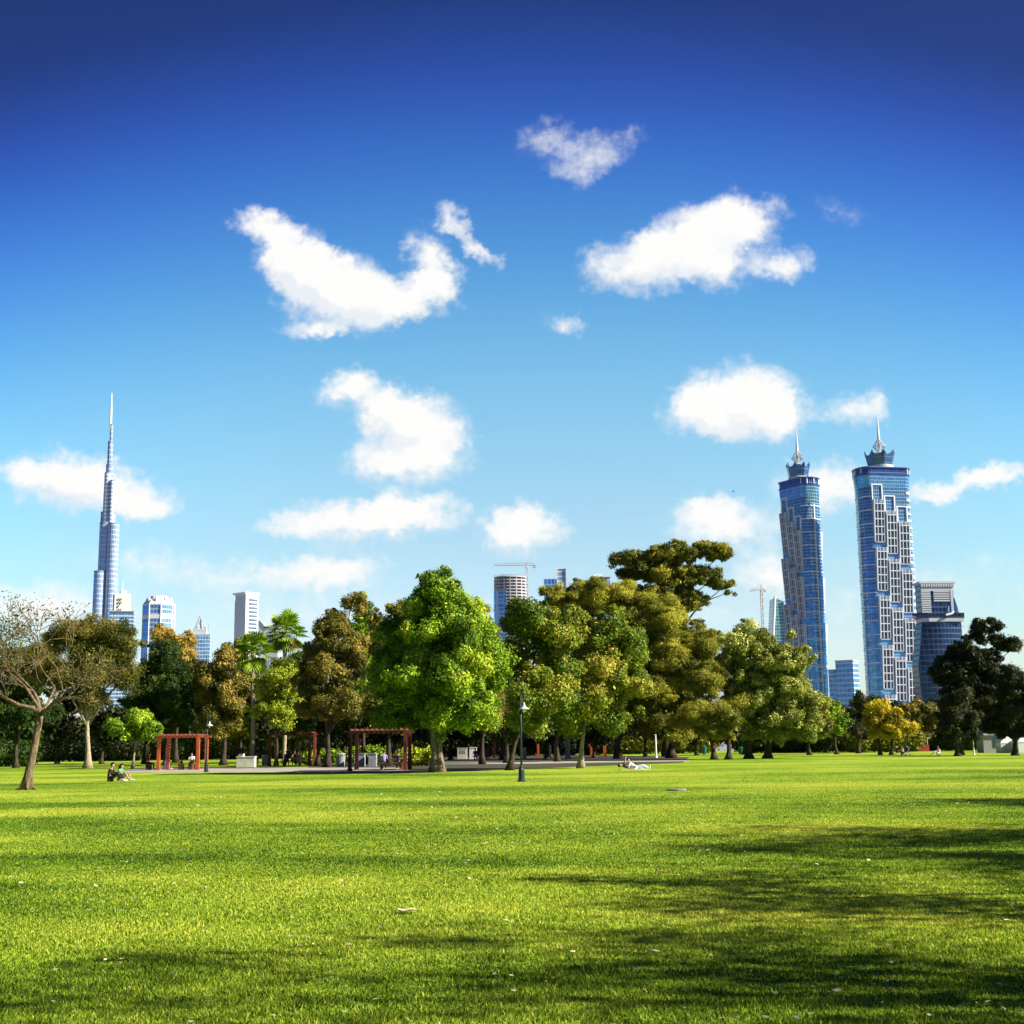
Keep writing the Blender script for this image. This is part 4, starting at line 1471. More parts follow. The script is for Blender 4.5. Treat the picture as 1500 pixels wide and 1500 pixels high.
# blue banded office block between the towers
Y = 1150
b0 = place(1243, Y)
k = Y / F_PX
root = thing('office_block', 'blue banded glass office block standing between the twin towers', 'building', b0, R(-33), 'distant skyline')
zz = lambda py: zat(1243, py, Y)
M_BAND1 = glass_wall('banded_glass', (.13, .30, .46), (.50, .60, .66), 4.2, .24, 3.4, .08, .14, .55, (1, 1), .2)
d = MB()
d.box((4 * k, 0, zz(969) / 2), (26 * k, 24 * k, zz(969)))
d.build('facade', M_BAND1, root)
d = MB()
d.box((-16 * k, 3 * k, zz(980) / 2), (13.8 * k, 16 * k, zz(980)))
d.build('low_wing', M_GL1, root)
d = MB()
d.box((4 * k, 0, zz(968.6)), (27 * k, 25 * k, 1.2))
d.build('roof', M_GREYW, root)

# dark curved tower on the right with a prow-like deck
Y = 900
b0 = place(1384, Y)
k = Y / F_PX
root = thing('curved_tower', 'dark blue curved tower with a prow shaped deck at the far right', 'skyscraper', b0, R(4), 'distant skyline')
zz = lambda py: zat(1384, py, Y)
M_DK = glass_wall('dark_tower_glass', (.013, .038, .088), (.032, .068, .13), 3.6, .2, 2.6, .1, .14, .5, (1, .9), .35)
d = MB()
sections = [(1030, -33, 30), (1005, -35, 30), (975, -36, 31), (945, -31, 32), (920, -28, 32), (912, -26, 32)]
vs, fs = [], []
for (py, xa, xb) in sections:
    z_ = max(zz(py), 0)
    n = 9
    for i in range(n):
        t = i / (n - 1)
        vs.append(((xa + (xb - xa) * t) * k, (-12 - 6 * math.sin(math.pi * t)) * k, z_))
    vs += [(xb * k, 14 * k, z_), (xa * k, 14 * k, z_)]
n = 11
for j in range(len(sections) - 1):
    for i in range(n):
        fs.append((j * n + i, j * n + (i + 1) % n, (j + 1) * n + (i + 1) % n, (j + 1) * n + i))
fs.append(tuple(range((len(sections) - 1) * n, len(sections) * n)))
vs2 = [(x, y, 0) for x, y, z_ in vs[:n]]
fs += [(len(vs) + i, len(vs) + (i + 1) % n, (i + 1) % n, i) for i in range(n)]
d.add(vs + vs2, fs)
d.build('lower_body', M_DK, root)
d = MB()
prow = [(-41 * k, -12 * k), (-20 * k, -21 * k), (34 * k, -20 * k), (34 * k, 15 * k), (-26 * k, 15 * k)]
sm = [(-27 * k, -13 * k), (-18 * k, -19 * k), (33 * k, -18.5 * k), (33 * k, 14 * k), (-25 * k, 14 * k)]
d.prism(sm, zz(911.9), zz(907), [(x * 1.05, y * 1.02) for x, y in sm])
d.build('white_band', M_GREYW, root)
d = MB()
d.prism([(x * 1.04, y * 1.01) for x, y in sm], zz(906.9), zz(902), prow)
d.prism(prow, zz(902) + .02, zz(899.5))
d.build('prow_deck', M_DK, root)
d = MB()
d.box((-1 * k, 0, (zz(899.4) + zz(856)) / 2), (48 * k, 24 * k, zz(856) - zz(899.4)))
d.build('upper_block', M_DK, root)
d = MB()
for i in range(10):
    z_ = zz(897.5) + (zz(868) - zz(897.5)) * i / 9
    d.box((-18.5 * k, -12 * k, z_), (14 * k, .8, 1.0))
    if i > 4:
        d.box((7 * k, -12 * k, z_), (28 * k, .8, .9))
d.box((-1 * k, -12.05 * k, zz(863.5)), (48.4 * k, 1.0, 3.0))
d.box((20 * k, -12.2 * k, zz(880)), (1.6, 1.0, 20))
d.build('balcony_band', M_GREYW, root)
d = MB()
d.prism([(8 * k, -12.6 * k), (30 * k, -12.6 * k), (30 * k, 13 * k), (8 * k, 13 * k)], zz(899.4), zz(877), [(22 * k, -12.6 * k), (24 * k, -12.6 * k), (24 * k, 13 * k), (22 * k, 13 * k)])
d.build('sloping_sail', glass_wall('sail_glass', (.06, .12, .20), (.34, .40, .46), 40, .02, 3.2, .16, .14, .5, (1, 0), .2), root)
d = MB()
d.box((-1 * k, 0, zz(854.6)), (54 * k, 30 * k, 1.3)).box((-1 * k, 0, zz(856)), (50 * k, 27 * k, .6))
d.build('canopy_roof', M_GREYW, root)
d = MB()
for i in range(14):
    d.box(((-24 + i * 3.6) * k, -13.4 * k, zz(858)), (1.1, 1.2, 2.4))
d.build('roof_bracket', M_GREYW, root)
d = MB()
d.tube([(6 * k, -21.5 * k, zz(903)), (14 * k, -21.3 * k, zz(901)), (18 * k, -20.5 * k, zz(897))], .8, 6)
d.build('deck_fin', M_WHITE, root)

# ------------------------------------------------------------------ things in the park
M_RED = mat('pergola_red_paint', (.40, .085, .025), .6, var=.2, scale=2)
M_RED_SHADE = mat('pergola_red_shade', (.22, .05, .02), .6, var=.2, scale=2)  # the pergola red darkened in colour to stand in for shade
M_DKRED = mat('bench_dark_red', (.12, .035, .02), .65, var=.25, scale=3)
M_LAMP = mat('lamp_iron', (.035, .045, .055), .45, .4, var=.2, scale=4)
M_LAMPW = mat('lamp_shade_enamel', (.55, .58, .60), .4, var=.08)
M_STONE = mat('pale_stone', (.52, .49, .43), .85, var=.2, scale=2.5, bump=.3)
M_GSTONE = mat('grey_stone', (.26, .27, .29), .85, var=.2, scale=2.5, bump=.3)
M_PAINTW = mat('white_paint', (.75, .74, .72), .6, var=.06)
M_GREEN = mat('bin_green', (.01, .13, .07), .45, var=.15)
M_PILLAR = mat('beige_pillar', (.48, .40, .29), .85, var=.15, scale=2)


def lamp_post(label, px, py):
    b0 = gp(px, py)
    root = thing('lamp_post', label, 'lamp post', b0, 0, 'lamp posts')
    H = 4.0
    d = MB()
    d.lathe([(.19, 0), (.19, .05), (.145, .08), (.13, .52), (.10, .60), (.115, .64), (.06, .72)], 8)
    d.build('pedestal', M_LAMP, root)
    d = MB()
    d.tube([(0, 0, .70), (0, 0, 2.2), (0, 0, H - .15)], [.05, .042, .03], 10)
    d.tube([(0, 0, H - .16)] + [(.075 - .075 * math.cos(a), 0, H - .12 + .12 * math.sin(a)) for a in np.linspace(0, math.pi, 9)] + [(.15, 0, H - .45), (.15, 0, H - .52)], .024, 8)
    d.build('pole', M_LAMP, root, smooth=True)
    d = MB()
    d.lathe([(.03, H - .48), (.05, H - .58), (.08, H - .66), (.20, H - .74), (.24, H - .77), (.235, H - .79), (.05, H - .76)], 20, (.15, 0, 0))
    sh = d.build('lamp_shade', M_LAMPW, root, smooth=True)
    d = MB()
    d.lathe([(.03, H - .93), (.06, H - .90), (.07, H - .84), (.05, H - .775)], 12, (.15, 0, 0))
    d.build('bulb', M_PAINTW, sh, smooth=True)


lamp_post('slender lamp post with a hanging bell lamp standing on the open lawn', 764, 1145)
lamp_post('dark lamp post beside the sunlit red pergola, half lost against shaded trees', 302, 1131)


def pergola(label, x0, x1, py, top_py, depth, paint, sign=None, roof=True):
    Y = gp((x0 + x1) / 2, py).y
    A_, B_ = base(x0, Y), base(x1, Y)
    w = B_.x - A_.x
    H = zat((x0 + x1) / 2, top_py, Y)
    root = thing('pergola', label, 'pergola', ((A_.x + B_.x) / 2, Y + depth / 2, 0), 0, 'picnic pergolas')
    for sx in (-1, 1):
        for sy in (-1, 1):
            d = MB()
            d.box((sx * (w / 2 - .12), sy * (depth / 2 - .12), (H - .16) / 2), (.24, .24, H - .16))
            d.box((sx * (w / 2 - .12), sy * (depth / 2 - .12), .08), (.32, .32, .16))
            d.build('post', paint, root)
    for sy in (-1, 1):
        d = MB()
        d.box((0, sy * (depth / 2 - .12), H - .08), (w + .5, .16, .16))
        d.build('beam', paint, root)
    d = MB()
    n = int(w / .32)
    for i in range(n):
        d.box((-w / 2 + .15 + (w - .3) * i / (n - 1), 0, H + .07), (.07, depth + .7, .12))
    d.build('roof_slats', M_DKRED if roof else paint, root)
    if sign:
        d = MB()
        d.box((sign, -depth / 2 - .02, H + .04), (.36, .05, .24))
        d.build('name_plate', M_PAINTW, root)
    return root, ((A_.x + B_.x) / 2, Y + depth / 2, w)


def picnic_table(label, x, y, L=1.8, paint=None, rz=0.0):
    paint = paint or M_DKRED
    root = thing('picnic_table', label, 'picnic table', (x, y, 0), rz, 'picnic tables')
    d = MB()
    d.box((0, 0, .74), (L, .75, .06))
    d.build('tabletop', paint, root)
    for sy in (-1, 1):
        d = MB()
        d.box((0, sy * .72, .44), (L, .28, .05))
        d.build('seat', paint, root)
    for sx in (-1, 1):
        d = MB()
        d.box((sx * (L / 2 - .3), 0, .35), (.10, .50, .70)).box((sx * (L / 2 - .3), 0, .38), (.08, 1.6, .07)).box((sx * (L / 2 - .3), .72, .18), (.08, .1, .36)).box((sx * (L / 2 - .3), -.72, .18), (.08, .1, .36))
        d.build('leg', paint, root)
    return root


_, p1 = pergola('orange red pergola standing in the sun with a white plate on its beam', 230, 292, 1128, 1077.5, 3.2, M_RED, .0)
picnic_table('dark red picnic table under the sunlit red pergola', p1[0] + .35, p1[1], 1.5)
_, p2 = pergola('shaded red pergola between the stone counter and the grey bin', 393, 455, 1122, 1074, 3.4, M_RED_SHADE, .9)
picnic_table('dark picnic table beneath the shaded pergola behind the stone counter', p2[0], p2[1], 2.0)
_, p3 = pergola('wide dark pergola in deep shade just left of the biggest trunk', 510, 596, 1129, 1070, 4.2, M_DKRED)  # dark bench red stands in for shade on this pergola
picnic_table('picnic table in the deep shade of the wide dark pergola', p3[0] + .8, p3[1], 2.0)
_, p4 = pergola('red posted pergola half hidden behind the lamp post', 722, 790, 1110, 1072, 4.5, M_RED, 1.6)
picnic_table('picnic table beside the white boxes left of the lamp post', gp(706, 1114).x, gp(706, 1114).y, 2.2)
pergola('small far red pergola seen behind the pale trunk', 866, 888, 1108, 1077, 3.0, M_RED)
_, p6 = pergola('far red pergola seen through the posts of the wide dark one', 562, 604, 1114, 1075, 3.0, M_RED, None, False)


def counter(label, x0, x1, py, hpx, dep, material, slots=0, back=False, name='stone_counter', cat='stone counter'):
    Y = gp((x0 + x1) / 2, py).y
    A_, B_ = base(x0, Y), base(x1, Y)
    w, H = B_.x - A_.x, hpx * Y / F_PX
    root = thing(name, label, cat, ((A_.x + B_.x) / 2, Y + dep / 2, 0), 0, 'stone counters and boxes')
    d = MB()
    d.box((0, 0, (H - .08) / 2), (w, dep, H - .08))
    d.build('body', material, root)
    d = MB()
    d.box((0, 0, H - .04), (w + .08, dep + .08, .08))
    d.build('top_slab', material, root)
    if back:
        d = MB()
        d.box((-w * .28, 0, H + .12), (w * .26, dep * .8, .24))
        d.build('chimney', material, root)
    if slots:
        d = MB()
        for i in range(slots):
            d.box((-w * .22 + w * .22 * i, -dep / 2 - .005, H * .62), (w * .08, .03, H * .3))
        d.build('slot', M_DARKWIN, root)


counter('pale stone barbecue counter in the sun at the edge of the path', 347, 373, 1124, 15.5, .9, M_STONE, 0, True)
counter('darker stone counter in the shade right of the pale barbecue counter', 384, 393, 1121, 15, .8, M_GSTONE)
counter('left one of two grey stone blocks under the wide dark pergola', 519, 534, 1123, 19, .8, M_GSTONE)
counter('right one of two grey stone blocks under the wide dark pergola', 540, 551, 1123, 19, .8, M_GSTONE)
counter('cream box with three slots left of the picnic group', 670, 684, 1112, 16, 1.0, M_STONE, 3)
counter('plain white box touching the picnic group, right of the slotted one', 687.5, 698, 1112, 17, .9, M_PAINTW)
counter('pale block beyond the wide dark pergola, close to the biggest trunk', 614, 621, 1113, 15, .8, M_STONE)


def litter_bin(label, px, py, H, r, material, hood=True):
    root = thing('litter_bin', label, 'bin', gp(px, py), 0, 'litter bins')
    d = MB()
    d.lathe([(r * .82, 0), (r, H * .72), (r * 1.05, H * .74), (r * 1.05, H * .78)], 14)
    d.build('bin_body', material, root, smooth=False)
    d = MB()
    if hood:
        for a in (0.3, 2.4, 4.5):
            d.tube([(r * .85 * math.cos(a), r * .85 * math.sin(a), H * .76), (r * .85 * math.cos(a), r * .85 * math.sin(a), H * .92)], .03, 6)
        d.lathe([(r * 1.08, H * .90), (r * 1.0, H * .96), (r * .4, H)], 14)
    else:
        d.lathe([(r * 1.1, H * .785), (r * 1.1, H * .84), (r * .6, H * .9), (r * .2, H)], 14)
    d.build('bin_lid', material, root)


litter_bin('stone clad litter bin in the shade left of the wide pergola', 499, 1123, 1.15, .40, M_GSTONE)
litter_bin('green bin between two dark trunks in the middle right', 1032, 1105, 1.25, .36, M_GREEN, False)
litter_bin('green bin with a pale lidded bag near the leaning twin trunks', 1086, 1105, 1.1, .40, M_GREEN, False)


def pillar(label, px, py, top_py, w, cap=True, material=None):
    b0 = gp(px, py)
    H = zat(px, top_py, b0.y)
    root = thing('stone_pillar', label, 'pillar', b0, 0, 'pillars behind the lamp post')
    d = MB()
    d.lathe([(w * .62, 0), (w * .62, .25), (w * .5, .3), (w * .46, H - .3)], 12)
    d.build('shaft', material or M_PILLAR, root)
    d = MB()
    d.lathe([(w * .5, H - .3), (w * .66, H - .2), (w * .66, H)], 12)
    d.build('capital', material or M_PILLAR, root)


pillar('beige pillar directly behind the lamp post pole', 768, 1111, 1061, .5)
pillar('beige pillar left of the blue sign', 815, 1111, 1066, .5)
pillar('beige pillar right of the blue sign', 832, 1112, 1064, .55)


def sign_board(label, px, py, top, bot, wpx, board, panel=None):
    b0 = gp(px, py)
    k = b0.y / F_PX
    root = thing('sign_board', label, 'sign', b0, 0, 'signs in the park')
    zt, zb = zat(px, top, b0.y), zat(px, bot, b0.y)
    d = MB()
    for sx in (-.42, .42):
        d.tube([(sx * wpx * k, .06, 0), (sx * wpx * k, .06, zt)], .035, 6)
    d.build('post', M_LAMP, root)
    d = MB()
    d.box((0, 0, (zt + zb) / 2), (wpx * k, .06, zt - zb))
    bo = d.build('board', board, root)
    if panel:
        d = MB()
        d.box((.12 * wpx * k, -.04, (zt + zb) / 2), (wpx * k * .36, .03, (zt - zb) * .42))
        d.build('emblem', M_PAINTW, bo)
        d = MB()
        d.box((0, -.005, zb - (zt - zb) * .4), (wpx * k * .9, .05, (zt - zb) * .62))
        d.build('lower_panel', M_PAINTW, root)


sign_board('blue sign with a white square above a white panel, between pillars', 825.5, 1111, 1076.5, 1085, 8, mat('sign_blue', (.02, .08, .45), .5, var=.08), True)
sign_board('plain white board standing in the shade below the small green tree', 1211, 1100, 1087.5, 1097, 5.5, M_PAINTW)


def thin_post(label, px, py, top, r, material, name='white_post'):
    b0 = gp(px, py)
    H = zat(px, top, b0.y)
    root = thing(name, label, 'post', b0, 0, 'thin posts in the park')
    d = MB()
    d.lathe([(r * 1.7, 0), (r * 1.7, .12), (r, .16), (r * .8, H - .1)], 8)
    d.build('shaft', material, root)
    d = MB()
    d.lathe([(r * .8, H - .1), (r * 1.5, H - .05), (r * .4, H)], 8)
    d.build('finial', material, root)


thin_post('pale slim post right of the flared dark trunk', 961, 1110, 1076, .12, M_PAINTW)
thin_post('thin white pole left of the beige pillar with the blue sign', 806, 1111, 1061, .12, M_PAINTW)
thin_post('thin pale post right of the small green tree trunk', 1231, 1099, 1084, .09, M_PAINTW)
thin_post('thin pale post in front of the sunlit hedge by the yellow tree', 1277, 1098, 1086, .10, M_PAINTW)
thin_post('thin pale post beside the pointed dark tree', 1427, 1106, 1082, .08, M_PAINTW)

# white leaning stump and the draped white cloth in the shade
root = thing('pale_trunk', 'short leaning whitewashed trunk left of the white board', 'tree stump', gp(1186, 1100), 0)
d = MB()
d.tube([(0, 0, -.05), (.1, 0, .5), (.25, 0, 1.0), (.12, 0, 1.45), (.02, 0, 1.7)], [.14, .13, .16, .17, .05], 9)
d.tube([(.2, 0, 1.0), (.35, 0, 1.3)], [.07, .04], 6)
d.build('trunk', M_PAINTW, root, smooth=True)
root = thing('hammock', 'white hammock sagging in the shade of the big rounded tree', 'hammock', gp(1168, 1101), 0)
d = MB()
vs, fs = [], []
for i in range(13):
    t = i / 12
    z_ = 1.55 - 2.6 * t * (1 - t) + .25 * t
    for e in (-.3, .3):
        vs.append((-.95 + 1.9 * t, e * math.sin(math.pi * t), z_))
        vs.append((-.95 + 1.9 * t, e * math.sin(math.pi * t), z_ + .12 * math.sin(math.pi * t) + .02))
for i in range(12):
    q, w = 4 * i, 4 * (i + 1)
    fs += [(q, q + 2, w + 2, w), (q + 1, w + 1, w + 3, q + 3), (q, w, w + 1, q + 1), (q + 2, q + 3, w + 3, w + 2)]
d.add(vs, fs)
d.build('cloth', M_PAINTW, root)
for sx in (-1, 1):
    d = MB()
    d.tube([(sx * 1.05, 0, 0), (sx * .95, 0, 1.56 + (.25 if sx > 0 else 0))], .04, 6)
    d.build('support', M_LAMP, root)

# kiosk and tents at the right
Y = 175
b0 = base(1448, Y)
k = Y / F_PX
root = thing('kiosk', 'grey park kiosk with a stepped roof and white dome at the right', 'kiosk', b0)
d = MB()
d.box((0, 0, 1.1), (24 * k, 2.6, 2.2))
d.build('wall', mat('kiosk_grey', (.30, .30, .31), .8, var=.1), root)
d = MB()
d.box((0, 0, 2.25), (27 * k, 3.0, .14)).box((0, 0, 2.52), (24 * k, 2.7, .4), 0, .55)
d.build('roof', M_GSTONE, root)
d = MB()
d.lathe([(.55, 2.7), (.62, 2.85), (.5, 3.1), (.22, 3.28), (.05, 3.34)], 16)
d.build('dome', M_PAINTW, root, smooth=True)
d = MB()
d.box((7 * k, -1.32, 1.3), (9 * k, .08, 1.2))
d.build('serving_hatch', M_DARKWIN, root)


def tent(label, px, Y, wpx, top):
    b0 = base(px, Y)
    k = Y / F_PX
    w = wpx * k
    H = zat(px, top, Y)
    root = thing('tent', label, 'tent', b0, 0, 'white tents')
    d = MB()
    d.lathe([(w * .70, H * .55), (w * .5, H * .72), (w * .2, H * .92), (.04, H)], 4, a0=R(45))
    d.build('canopy', M_PAINTW, root)
    d = MB()
    d.box((0, 0, H * .28), (w * .96, w * .96, H * .54))
    d.build('side_wall', M_PAINTW, root)


tent('white tent wall partly hidden left of the trunk at the right edge', 1473, 170, 22, 1077)
tent('big white tent at the right edge, right of the dark trunk', 1502, 168, 34, 1074)

root = thing('market_stall', 'low red stall far behind the trees right of the yellow tree', 'stall', base(1352, 210))
d = MB()
d.box((0, 0, .5), (1.7, .8, 1.0))
d.build('counter', mat('stall_red', (.35, .04, .02), .6), root)
d = MB()
for sx in (-.8, .8):
    d.tube([(sx, .3, 0), (sx, .3, 2.0)], .04, 6)
d.box((0, .1, 2.05), (2.0, 1.2, .08))
d.build('awning', M_PAINTW, root)

# things on the grass
d = MB()
b0 = gp(991, 1158)
d.lathe([(.36, 0), (.36, .035), (.33, .05)], 20, (0, 0, .003))
d.lathe([(.27, .05), (.27, .058)], 20, (0, 0, .003))
o = d.build('drain_cover', mat('iron_cover', (.22, .21, .18), .6, .2, var=.2, scale=6), None, loc=b0)
tag(o, 'flat round drain cover lying in the open lawn', 'drain cover')
d = MB()
b0 = gp(597, 1339)
vs, fs = [], []
nx, ny = 10, 5
for lay in (0, 1):
    for i in range(nx + 1):
        for j in range(ny + 1):
            u, v = i / nx - .5, j / ny - .5
            wv = .13 * (1 - (2 * u) ** 2) ** .5 + .01
            vs.append((u * .20, v * wv, .030 + .006 * math.sin(u * 9) + .012 * abs(v) * 2 + lay * .004))
q = lambda i, j, l_: l_ * (nx + 1) * (ny + 1) + i * (ny + 1) + j
for i in range(nx):
    for j in range(ny):
        fs.append((q(i, j, 1), q(i + 1, j, 1), q(i + 1, j + 1, 1), q(i, j + 1, 1)))
        fs.append((q(i, j, 0), q(i, j + 1, 0), q(i + 1, j + 1, 0), q(i + 1, j, 0)))
d.add(vs, fs)
o = d.build('dry_leaf', mat('dry_leaf_tan', (.58, .49, .34), .8, var=.15, scale=20), None, smooth=True, loc=b0)
tag(o, 'large curled tan leaf lying alone on the near lawn', 'leaf')
o.rotation_euler = (0, 0, .1)
d = MB()
b0 = gp(930, 1127.5)
d.box((0, 0, .012), (1.95, 1.3, .016), .05)
o = d.build('picnic_blanket', mat('blanket_pale', (.62, .66, .72), .9, var=.1, scale=8), None, loc=b0)
tag(o, 'pale blanket spread on the grass under the reclining pair', 'blanket')

# bird
root = thing('bird', 'tiny dark bird flying between the clouds left of the twin towers', 'bird', at(1074, 720, 200))
d = MB()
d.tube([(-.18, 0, 0), (-.08, 0, .01), (.08, 0, .01), (.18, 0, .03), (.23, 0, .02)], [.01, .05, .055, .03, .005], 7)
d.build('body', M_LAMP, root, smooth=True)
for sg in (-1, 1):
    d = MB()
    d.add([(-.06, sg * .04, .02), (.09, sg * .04, .02), (.06, sg * .28, .12), (-.05, sg * .5, .07), (-.06, sg * .04, .035), (.09, sg * .04, .035), (.06, sg * .28, .13), (-.05, sg * .5, .08)],
          [(0, 1, 2, 3), (7, 6, 5, 4), (0, 4, 5, 1), (1, 5, 6, 2), (2, 6, 7, 3), (3, 7, 4, 0)])
    d.build('wing', M_LAMP, root)

# ------------------------------------------------------------------ people
POSE = {
    'stand': dict(pelvis=(0, 0, .94), spine=(0, 0, 1.14), chest=(0, 0, 1.34), neck=(0, 0, 1.47), sh=(0, .17, 1.40), el=(-.02, .23, 1.13), wr=(.08, .22, .89), hip=(0, .09, .90), kn=(.03, .10, .49), an=(0, .10, .09), toe=(.17, .12, .035), up=(0, 0, 1), look=(1, 0, 0)),
    'chair': dict(pelvis=(0, 0, .56), spine=(-.02, 0, .76), chest=(.02, 0, .96), neck=(.04, 0, 1.09), sh=(.01, .17, 1.02), el=(.10, .24, .78), wr=(.33, .15, .80), hip=(.04, .09, .54), kn=(.45, .11, .54), an=(.43, .11, .09), toe=(.60, .12, .035), up=(.1, 0, 1), look=(1, 0, -.1)),
    'ground': dict(pelvis=(0, 0, .13), spine=(-.03, 0, .33), chest=(.02, 0, .54), neck=(.07, 0, .67), sh=(.02, .17, .60), el=(.18, .25, .40), wr=(.40, .14, .42), hip=(.04, .09, .13), kn=(.42, .13, .47), an=(.70, .11, .08), toe=(.87, .12, .035), up=(.2, 0, 1), look=(1, 0, -.1)),
    'recline': dict(pelvis=(0, 0, .13), spine=(-.20, 0, .23), chest=(-.37, 0, .36), neck=(-.46, 0, .47), sh=(-.40, .17, .41), el=(-.52, .25, .09), wr=(-.28, .27, .06), hip=(.05, .09, .13), kn=(.45, .12, .26), an=(.84, .10, .07), toe=(.90, .10, .24), up=(-.5, 0, .85), look=(.9, 0, .2)),
    'raise': dict(pelvis=(0, 0, .13), spine=(-.20, 0, .18), chest=(-.38, 0, .22), neck=(-.51, 0, .23), sh=(-.41, .17, .22), el=(-.34, .22, .48), wr=(-.28, .12, .70), hip=(.05, .09, .13), kn=(.40, .12, .42), an=(.66, .10, .08), toe=(.82, .10, .035), up=(-1, 0, .1), look=(.1, 0, 1)),
}
SKIN = mat('skin', (.42, .25, .17), .6, var=.05)
SKIN_D = mat('skin_tan', (.27, .15, .095), .6, var=.05)
HAIR = mat('hair_dark', (.012, .010, .009), .5, var=.2)
CLOTH = {}


def cloth(c):
    if c not in CLOTH:
        CLOTH[c] = mat('cloth', c, .85, var=.12, scale=12)
    return CLOTH[c]


def skinned(name, verts, edges, radii, material, parent, lev=1):
    me = bpy.data.meshes.new(name)
    me.from_pydata(verts, edges, [])
    tmp = bpy.data.objects.new(name + '_form', me)
    col.objects.link(tmp)
    sk = tmp.modifiers.new('skin', 'SKIN')
    sk.use_smooth_shade = True
    sv = me.skin_vertices[0].data
    for i, r in enumerate(radii):
        sv[i].radius = (r, r)
        sv[i].use_root = (i == 0)
    ss = tmp.modifiers.new('sub', 'SUBSURF')
    ss.levels = ss.render_levels = lev
    dg = bpy.context.evaluated_depsgraph_get()
    out = bpy.data.meshes.new_from_object(tmp.evaluated_get(dg))
    bpy.data.objects.remove(tmp)
    out.name = name
    out.materials.clear()
    out.materials.append(material)
    return link(name, out, parent)


def person(label, loc, face, pose, top, legs, scale=1.0, skin=None, hair=HAIR, long_hair=False, long_sleeve=False, bare_legs=False, group=None):
    skin = skin or SKIN
    P = {k_: Vector(v) for k_, v in POSE[pose].items()}
    up, look = P['up'].normalized(), P['look'].normalized()
    root = thing('person', label, 'person', loc, face, group)
    root.scale = (scale,) * 3
    V, E, Rd = [], [], []

    def add(p, r, par=None):
        V.append(tuple(p))
        Rd.append(r)
        if par is not None:
            E.append((par, len(V) - 1))
        return len(V) - 1
    pe = add(P['pelvis'], .125)
    spn = add(P['spine'], .115, pe)
    ch = add(P['chest'], .125, spn)
    nk = add(P['neck'], .052, ch)
    h0 = P['neck'] + up * .09 + look * .015
    a0 = add(h0, .070, nk)
    a1 = add(h0 + up * .075, .088, a0)
    a2 = add(h0 + up * .14, .062, a1)
    hc = h0 + up * .075
    add(hc + look * .112 - up * .02, .014, a1)          # nose
    side = up.cross(look).normalized()
    for sg in (-1, 1):
        add(hc + side * sg * .098 - up * .01, .016, a1)   # ear
        m_ = lambda v: Vector((v.x, v.y * sg, v.z))
        s1 = add(m_(P['sh']), .060, ch)
        e1 = add(m_(P['el']), .043, s1)
        w1 = add(m_(P['wr']), .029, e1)
        fd = (m_(P['wr']) - m_(P['el'])).normalized()
        pl = add(m_(P['wr']) + fd * .075, .030, w1)
        sd = fd.cross(Vector((0, 0, 1)))
        sd = sd.normalized() if sd.length > .1 else Vector((0, 1, 0))
        for j, (o_, L) in enumerate(((-.030, .066), (-.010, .078), (.010, .074), (.029, .058))):
            f1 = add(m_(P['wr']) + fd * .095 + sd * o_, .0095, pl)
            f2 = add(m_(P['wr']) + fd * (.095 + L * .6) + sd * o_ * 1.2 - Vector((0, 0, .012)), .0085, f1)
            add(m_(P['wr']) + fd * (.095 + L) + sd * o_ * 1.2 - Vector((0, 0, .032)), .0075, f2)
        t1 = add(m_(P['wr']) + fd * .055 + sd * (-.045), .011, pl)
        add(m_(P['wr']) + fd * .085 + sd * (-.062), .009, t1)
        hp = add(m_(P['hip']), .085, pe)
        k1 = add(m_(P['kn']), .055, hp)
        n1 = add(m_(P['an']), .038, k1)
        add(m_(P['toe']), .030, n1)
    skinned('body', V, E, Rd, skin, root)
    # shirt
    V, E, Rd = [], [], []
    a = add(P['pelvis'].lerp(P['spine'], .25), .142)
    b = add(P['spine'], .134, a)
    c = add(P['chest'], .143, b)
    add(P['chest'].lerp(P['neck'], .62), .072, c)
    for sg in (-1, 1):
        m_ = lambda v: Vector((v.x, v.y * sg, v.z))
        s1 = add(m_(P['sh']), .074, c)
        if long_sleeve:
            e1 = add(m_(P['el']), .056, s1)
            add(m_(P['el']).lerp(m_(P['wr']), .9), .042, e1)
        else:
            add(m_(P['sh']).lerp(m_(P['el']), .75), .062, s1)
    skinned('shirt', V, E, Rd, cloth(top), root)
    V, E, Rd = [], [], []
    a = add(P['pelvis'] + (P['spine'] - P['pelvis']) * .12, .136)
    for sg in (-1, 1):
        m_ = lambda v: Vector((v.x, v.y * sg, v.z))
        hp = add(m_(P['hip']), .098, a)
        if bare_legs:
            add(m_(P['hip']).lerp(m_(P['kn']), .6), .085, hp)
        else:
            k1 = add(m_(P['kn']), .070, hp)
            add(m_(P['kn']).lerp(m_(P['an']), .9), .055, k1)
    skinned('trousers', V, E, Rd, cloth(legs), root)
    for sg in (-1, 1):
        m_ = lambda v: Vector((v.x, v.y * sg, v.z))
        d_ = MB()
        q0, q1 = m_(P['an']), m_(P['toe'])
        d_.tube([q0 + (q0 - q1) * .25 - Vector((0, 0, .015)), q0 - Vector((0, 0, .01)), q0.lerp(q1, .55), q1 + (q1 - q0) * .15], [.028, .047, .043, .022], 8)
        d_.build('shoe', cloth((.55, .50, .45)) if sg else None, root, smooth=True)
    # hair: a cap over the crown and back of the head
    bm = bmesh.new()
    bmesh.ops.create_icosphere(bm, subdivisions=3, radius=.118)
    kill = [v for v in bm.verts if v.co.z < -.035 or (v.co.x > .055 and v.co.z < .055)]
    bmesh.ops.delete(bm, geom=kill, context='VERTS')
    for v in bm.verts:
        v.co.z *= 1.12
        v.co.y *= .92
    if long_hair:
        bm2 = MB()
